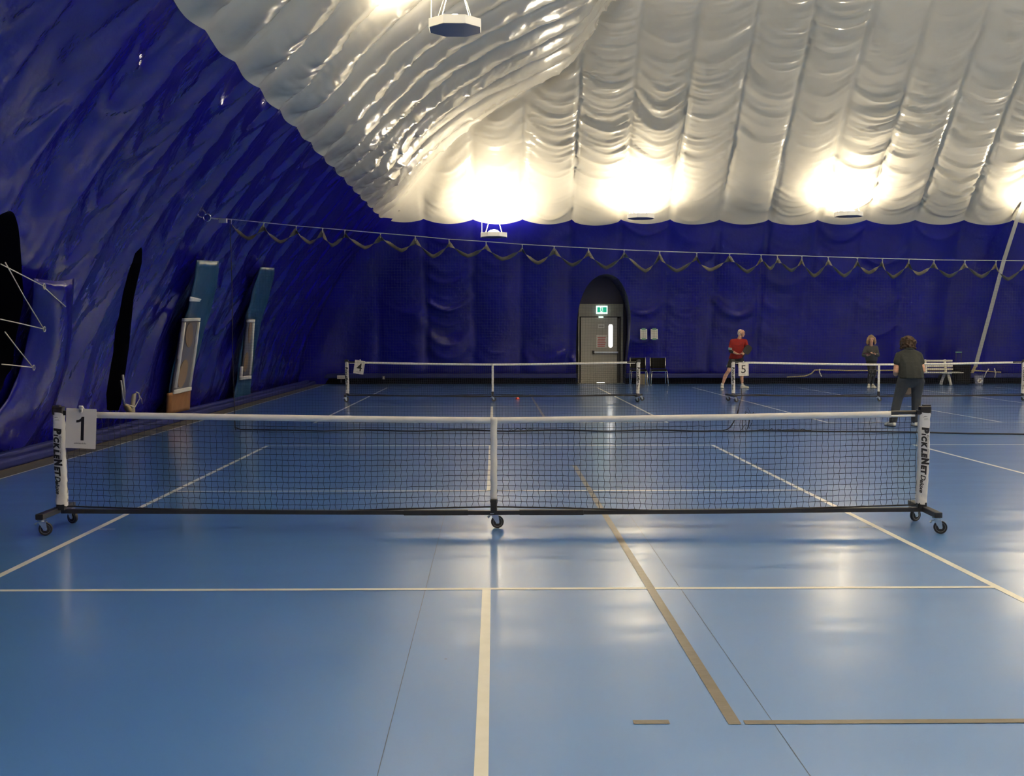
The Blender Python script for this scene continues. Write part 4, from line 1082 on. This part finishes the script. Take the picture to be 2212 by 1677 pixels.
def paddle(name, c, ax, nrm, parent, face, grip, hw=.098, hl=.125, handle=.13):
    c = Vector(c); ax = Vector(ax).normalized(); nrm = Vector(nrm); nrm = (nrm-ax*nrm.dot(ax)).normalized(); sd = ax.cross(nrm)
    n = 28; pts = []
    for k in range(n):
        a = 2*PI*k/n; e = .62; pts.append((hw*math.copysign(abs(math.cos(a))**e, math.cos(a)), hl*math.copysign(abs(math.sin(a))**e, math.sin(a))))
    b = MB(); b.prism(pts, lambda u, v, w: c+sd*u+ax*v+nrm*(w-.006), .012); b.build('blade', face, parent)
    b = MB(); b.smooth = True; b.tube([c-ax*(hl-.01), c-ax*(hl+handle)], .015, 10); b.build('grip', grip, parent)
    b = MB(); ed = [(u*1.02, v*1.02) for u, v in pts]; b.tube([c+sd*u+ax*v for u, v in ed+ed[:1]], .006, 5); b.build('edge_guard', grip, parent)

# man in red
p = F(1589, 839.5); T = empty('person', (p.x, p.y, 0)); tag(T, 'man in red t-shirt and dark shorts standing legs apart, looking right', 'person', )
f = Flesh(); A = head(f, (.125, -.13, 1.575), (.95, -.32, -.10))
f.chain([((.10, -.11, 1.49), .055), ((.07, -.07, 1.40), .060)])
f.hull([((.07, -.07, 1.38), (.09, .07, .05)), ((-.09, -.02, 1.35), .055), ((.22, -.09, 1.35), .055), ((.05, -.05, 1.24), (.16, .10, .08))])
f.hull([((.05, -.05, 1.24), (.16, .10, .08)), ((.03, .0, 1.02), (.145, .10, .08))]); f.hull([((.03, .0, 1.02), (.145, .10, .08)), ((.02, .04, .87), (.165, .115, .09))])
f.chain([((-.11, -.02, 1.34), .052), ((-.165, -.03, 1.09), .042), ((-.02, -.24, .995), .028)])
f.chain([((.24, -.09, 1.34), .052), ((.30, -.12, 1.12), .042), ((.20, -.27, 1.03), .028)])
f.hand((-.02, -.24, .995), (.9, -.42, -.15), (.1, -.2, 1), 1, .9); f.hand((.20, -.27, 1.03), (-.5, -.6, -.25), (-.6, .2, -.3), -1, 1.3)
f.chain([((-.07, .04, .84), .090), ((-.215, -.05, .50), .056), ((-.24, -.02, .46), .052)]); f.chain([((-.24, -.02, .46), .052), ((-.30, .03, .33), .055), ((-.37, .03, .11), .034), ((-.385, -.02, .06), .034)])
f.chain([((.12, .04, .84), .090), ((.155, -.05, .50), .056), ((.16, -.02, .46), .052)]); f.chain([((.16, -.02, .46), .052), ((.18, .04, .33), .055), ((.20, .04, .11), .034), ((.22, .03, .06), .034)])
bd = f.build('body', M['skin'], T, .0075, 3)
features(A, T)
f = Flesh(); f.hull([(A(-.035, 0, .040), .076), (A(-.045, 0, -.01), .070)]); f.build('hair', M['hair_white'], T, .008, 2)
f = Flesh()
f.hull([((.07, -.07, 1.395), (.10, .075, .04)), ((-.10, -.02, 1.35), .068), ((.23, -.09, 1.35), .068), ((.05, -.05, 1.22), (.185, .125, .08))])
f.hull([((.05, -.05, 1.24), (.185, .125, .08)), ((.03, -.01, 1.02), (.185, .13, .08))]); f.hull([((.03, -.01, 1.02), (.185, .13, .08)), ((.0, .03, .86), (.205, .14, .03))])
f.chain([((-.11, -.02, 1.345), .070), ((-.165, -.03, 1.15), .066)]); f.chain([((.24, -.09, 1.345), .070), ((.285, -.11, 1.19), .062)])
sh = f.build('t_shirt', M['shirt_red'], T, .009, 4)
f = Flesh(); f.chain([((-.163, -.03, 1.155), .067), ((-.166, -.03, 1.14), .067)]); f.build('sleeve_trim', M['stripe_light'], sh, .008, 1)
f = Flesh(); f.chain([((-.165, -.03, 1.12), .053), ((-.165, -.04, 1.07), .052), ((-.11, -.12, 1.045), .044)]); f.build('elbow_sleeve', M['shorts'], T, .008, 2)
f = Flesh(); f.hull([((.02, .03, .90), (.185, .13, .05)), ((-.07, .04, .80), .115), ((.12, .04, .80), .115)])
f.chain([((-.08, .03, .80), .115), ((-.165, -.01, .64), .098)]); f.chain([((.125, .03, .80), .115), ((.15, -.01, .64), .098)])
so = f.build('shorts', M['shorts'], T, .009, 3)
f = Flesh(); f.chain([((-.185, .02, .74), (.03, .05, .04)), ((-.245, .0, .64), (.025, .05, .03))]); f.build('side_stripe', M['stripe_light'], so, .008, 1)
for (h, t_) in (((-.37, .08, 0), (-.42, -.18, 0)), ((.15, .06, 0), (.37, -.07, 0))): shoe('shoe', h, t_, T, M['shoe_white'], M['paper'])
for a_ in (((-.372, .035, .13), (-.38, .01, .07)), ((.20, .04, .13), (.21, .035, .07))):
    f = Flesh(); f.chain([(a_[0], .042), (a_[1], .042)]); f.build('sock', M['paper'], T, .008, 1)
pdt = empty('paddle', (p.x+.25, p.y-.36, 1.11)); tag(pdt, 'black paddle held by the man in the red t-shirt', 'paddle', 'paddles in the players hands')
paddle('paddle', (0, 0, 0), (.45, -.1, .75), (-.2, -1, .25), pdt, M['black_powder'], M['black_cord'])

# woman in grey sweater
p = F(1879.5, 839); T = empty('person', (p.x, p.y, 0)); tag(T, 'woman with curly blond hair in grey sweater and black leggings by the far wall', 'person')
f = Flesh(); A = head(f, (-.035, -.15, 1.395), (-.15, -.97, -.12))
f.chain([((-.03, -.12, 1.31), .050), ((-.01, -.07, 1.22), .058)])
f.hull([((-.01, -.06, 1.20), (.08, .06, .04)), ((-.14, -.06, 1.17), .05), ((.13, -.06, 1.17), .05), ((.0, -.03, 1.06), (.14, .10, .07))])
f.hull([((.0, -.03, 1.06), (.14, .10, .07)), ((.04, .05, .88), (.13, .10, .07))]); f.hull([((.04, .05, .88), (.13, .10, .07)), ((.06, .11, .78), (.15, .12, .08))])
f.chain([((-.15, -.06, 1.16), .045), ((-.225, -.08, .94), .038), ((-.16, -.26, .945), .026)]); f.chain([((.14, -.06, 1.16), .045), ((.18, -.08, .94), .038), ((.03, -.27, .985), .026)])
f.hand((-.16, -.26, .945), (.6, -.6, .35), (0, .3, 1), 1, 1.2); f.hand((.03, -.27, .985), (-.9, -.35, .05), (0, .3, 1), -1, 1.2)
f.chain([((.0, .10, .77), .085), ((-.0, -.03, .44), .052), ((-.01, .05, .30), .048), ((-.02, .06, .12), .034), ((-.02, .04, .06), .034)]); f.chain([((.12, .10, .77), .085), ((.11, -.03, .44), .052), ((.10, .06, .30), .048), ((.09, .08, .12), .034), ((.09, .06, .06), .034)])
f.build('body', M['skin'], T, .0075, 3); features(A, T)
f = Flesh(); f.hull([(A(-.03, 0, .050), .090), (A(.0, 0, .062), .082)])
rr = random.Random(9)
for s in (-1, 1):
    f.chain([(A(-.01, s*.075, .04), .045), (A(-.0, s*.098, -.03), .042), (A(.0, s*.108, -.085), .038), (A(-.0, s*.10, -.125), .026)])
for k in range(26):
    a = rr.uniform(-2.2, 2.2); hgt = rr.uniform(-.12, .10); f.hull([(A(-.02-.075*math.cos(a), .098*math.sin(a)*(1 if hgt < .05 else .8), hgt), rr.uniform(.018, .030))])
f.hull([(A(-.07, 0, .0), .07), (A(-.07, 0, -.09), .06)])
f.build('hair', M['hair_blond'], T, .008, 2)
f = Flesh(); f.hull([((-.01, -.06, 1.205), (.09, .07, .03)), ((-.145, -.06, 1.165), .062), ((.135, -.06, 1.165), .062), ((.0, -.03, 1.05), (.165, .13, .07))])
f.hull([((.0, -.03, 1.05), (.165, .13, .07)), ((.04, .04, .88), (.175, .14, .07))]); f.hull([((.04, .04, .88), (.175, .14, .07)), ((.06, .08, .79), (.165, .145, .03))])
f.chain([((-.15, -.06, 1.155), .060), ((-.228, -.08, .95), .056), ((-.18, -.20, .94), .042)]); f.chain([((.14, -.06, 1.155), .060), ((.183, -.08, .95), .056), ((.07, -.23, .98), .042)])
f.build('sweater', M['sweater'], T, .009, 4)
f = Flesh(); f.hull([((.06, .09, .80), (.145, .12, .04)), ((.0, .10, .74), .09), ((.12, .10, .74), .09)])
f.chain([((.0, .10, .75), .092), ((.0, -.03, .44), .062), ((-.01, .05, .30), .060), ((-.02, .06, .13), .042)]); f.chain([((.12, .10, .75), .092), ((.11, -.03, .44), .062), ((.10, .06, .30), .060), ((.09, .08, .13), .042)])
lg_ = f.build('leggings', M['shorts'], T, .009, 3)
for cx_, sg in ((.0, -1), (.11, 1)):
    b = MB(); b.smooth = True; b.tube([(cx_-.04, -.065, .54), (cx_+.035, -.07, .545), (cx_+.045, -.085, .48), (cx_+.03, -.07, .42), (cx_+.045, -.04, .36), (cx_, -.03, .34), (cx_-.04, -.05, .37), (cx_-.03, -.075, .45), (cx_-.04, -.065, .54)], .004, 5); b.build('knee_brace_seam', M['strap_grey'], lg_)
for (h, t_) in (((-.0, .10, 0), (-.10, -.16, 0)), ((.09, .12, 0), (.11, -.15, 0))): shoe('shoe', h, t_, T, M['shoe_white'], M['paper'])
pdt = empty('paddle', (p.x-.02, p.y-.36, .98)); tag(pdt, 'dark reddish paddle held flat by the woman in the grey sweater', 'paddle', 'paddles in the players hands')
paddle('paddle', (-.20, -.02, .02), (-.9, -.3, .12), (0, .2, 1), pdt, M['lip'], M['black_cord'], .085, .11, .12)

# player with her back turned
p = F(1958.5, 922); T = empty('person', (p.x, p.y, 0)); tag(T, 'person with brown hair seen from behind in dark polo and trousers, legs apart', 'person')
f = Flesh(); A = head(f, (.07, .20, 1.385), (.0, .98, -.12))
f.chain([((.07, .16, 1.30), .058), ((.065, .12, 1.23), .066)])
f.hull([((.065, .11, 1.22), (.10, .07, .04)), ((-.11, .12, 1.18), .055), ((.23, .12, 1.18), .055), ((.06, .06, 1.05), (.17, .12, .08))])
f.hull([((.06, .06, 1.05), (.17, .12, .08)), ((.055, .01, .80), (.19, .14, .09))])
f.chain([((-.11, .12, 1.17), .055), ((-.175, .05, .92), .046), ((-.16, .10, .87), .042), ((-.04, .36, .93), .028)]); f.chain([((.23, .12, 1.17), .055), ((.275, .05, .93), .044), ((.10, .37, .93), .028)])
f.hand((-.04, .36, .93), (.7, .6, 0), (.3, 0, -1), -1, 1.1); f.hand((.10, .37, .93), (-.7, .6, 0), (-.3, 0, -1), 1, 1.1)
f.chain([((-.05, .0, .76), .09), ((-.14, .04, .46), .055), ((-.235, -.02, .11), .038), ((-.235, .0, .06), .036)]); f.chain([((.17, .0, .76), .09), ((.165, .04, .46), .055), ((.145, -.02, .11), .038), ((.145, .0, .06), .036)])
f.build('body', M['skin'], T, .0075, 3)
f = Flesh(); f.hull([(A(-.015, 0, .03), (.118, .10, .095)), (A(-.02, 0, -.045), (.128, .09, .06))]); f.hull([(A(-.03, 0, -.08), (.10, .07, .04)), (A(-.03, 0, -.03), (.11, .08, .04))])
rr = random.Random(21)
for k in range(40):
    a = rr.uniform(-2.6, 2.6); hgt = rr.uniform(-.10, .075); w_ = .118*math.sqrt(max(.2, 1-max(0, hgt-.0)**2/.012)); f.hull([(A(-.02-.085*math.cos(a), w_*math.sin(a), hgt), rr.uniform(.016, .030))])
f.build('hair', M['hair_brown'], T, .008, 2)
f = Flesh(); f.hull([((.065, .12, 1.262), (.095, .085, .035)), ((-.08, .11, 1.175), .07), ((.205, .11, 1.175), .07), ((.055, .05, 1.05), (.195, .145, .08))])
f.hull([((.055, .05, 1.05), (.195, .145, .08)), ((.055, .0, .90), (.205, .16, .06))]); f.hull([((.055, .0, .90), (.205, .16, .06)), ((.055, -.02, .81), (.212, .175, .03))])
f.chain([((-.10, .11, 1.165), .075), ((-.145, .07, 1.07), .068)]); f.chain([((.215, .11, 1.165), .075), ((.245, .07, 1.07), .064)])
po_ = f.build('polo_shirt', M['polo'], T, .010, 4)
f = Flesh(); f.hull([((.065, .12, 1.285), (.085, .085, .025)), ((.067, .14, 1.30), (.078, .078, .018))]); f.build('collar', M['polo'], po_, .007, 1)
f = Flesh(); f.hull([((.055, -.01, .82), (.20, .16, .03)), ((-.055, .0, .76), .115), ((.17, .0, .76), .115)])
f.chain([((-.06, .0, .75), .112), ((-.135, .03, .48), .080), ((-.20, .0, .25), .072), ((-.232, -.01, .085), (.066, .072, .03))]); f.chain([((.175, .0, .75), .112), ((.165, .03, .48), .080), ((.15, .0, .25), .072), ((.145, -.01, .085), (.066, .072, .03))])
f.build('trousers', M['trousers'], T, .010, 4)
for (h, t_) in (((-.225, -.08, 0), (-.29, .18, 0)), ((.14, -.08, 0), (.17, .19, 0))): shoe('shoe', h, t_, T, M['shoe_white'], M['shoe_dark'])
pdt = empty('paddle', (p.x+.165, p.y+.42, .66)); tag(pdt, 'dark paddle hanging between the legs of the player seen from behind', 'paddle', 'paddles in the players hands')
paddle('paddle', (0, 0, -.03), (-.05, .05, -1), (.1, 1, .1), pdt, M['panel_brown'], M['black_cord'], .085, .12, .14)
# ------------------------------------------------------------------ camera, world, colour
cd = bpy.data.cameras.new('camera'); cam = bpy.data.objects.new('camera', cd); col.objects.link(cam)
cam.location = CAM_P; cam.rotation_euler = CAM_EUL
cd.sensor_width = 36; cd.sensor_fit = 'HORIZONTAL'; cd.lens = FPX/IW*36; cd.clip_start = .05; cd.clip_end = 200
scene.camera = cam
w = bpy.data.worlds.new('world'); scene.world = w; w.use_nodes = True
w.node_tree.nodes['Background'].inputs[0].default_value = (.5, .6, .8, 1); w.node_tree.nodes['Background'].inputs[1].default_value = .02
vs_ = scene.view_settings; vs_.view_transform = 'Standard'; vs_.look = 'None'; vs_.gamma = 1; vs_.use_curve_mapping = False
vs_.exposure = EXPO
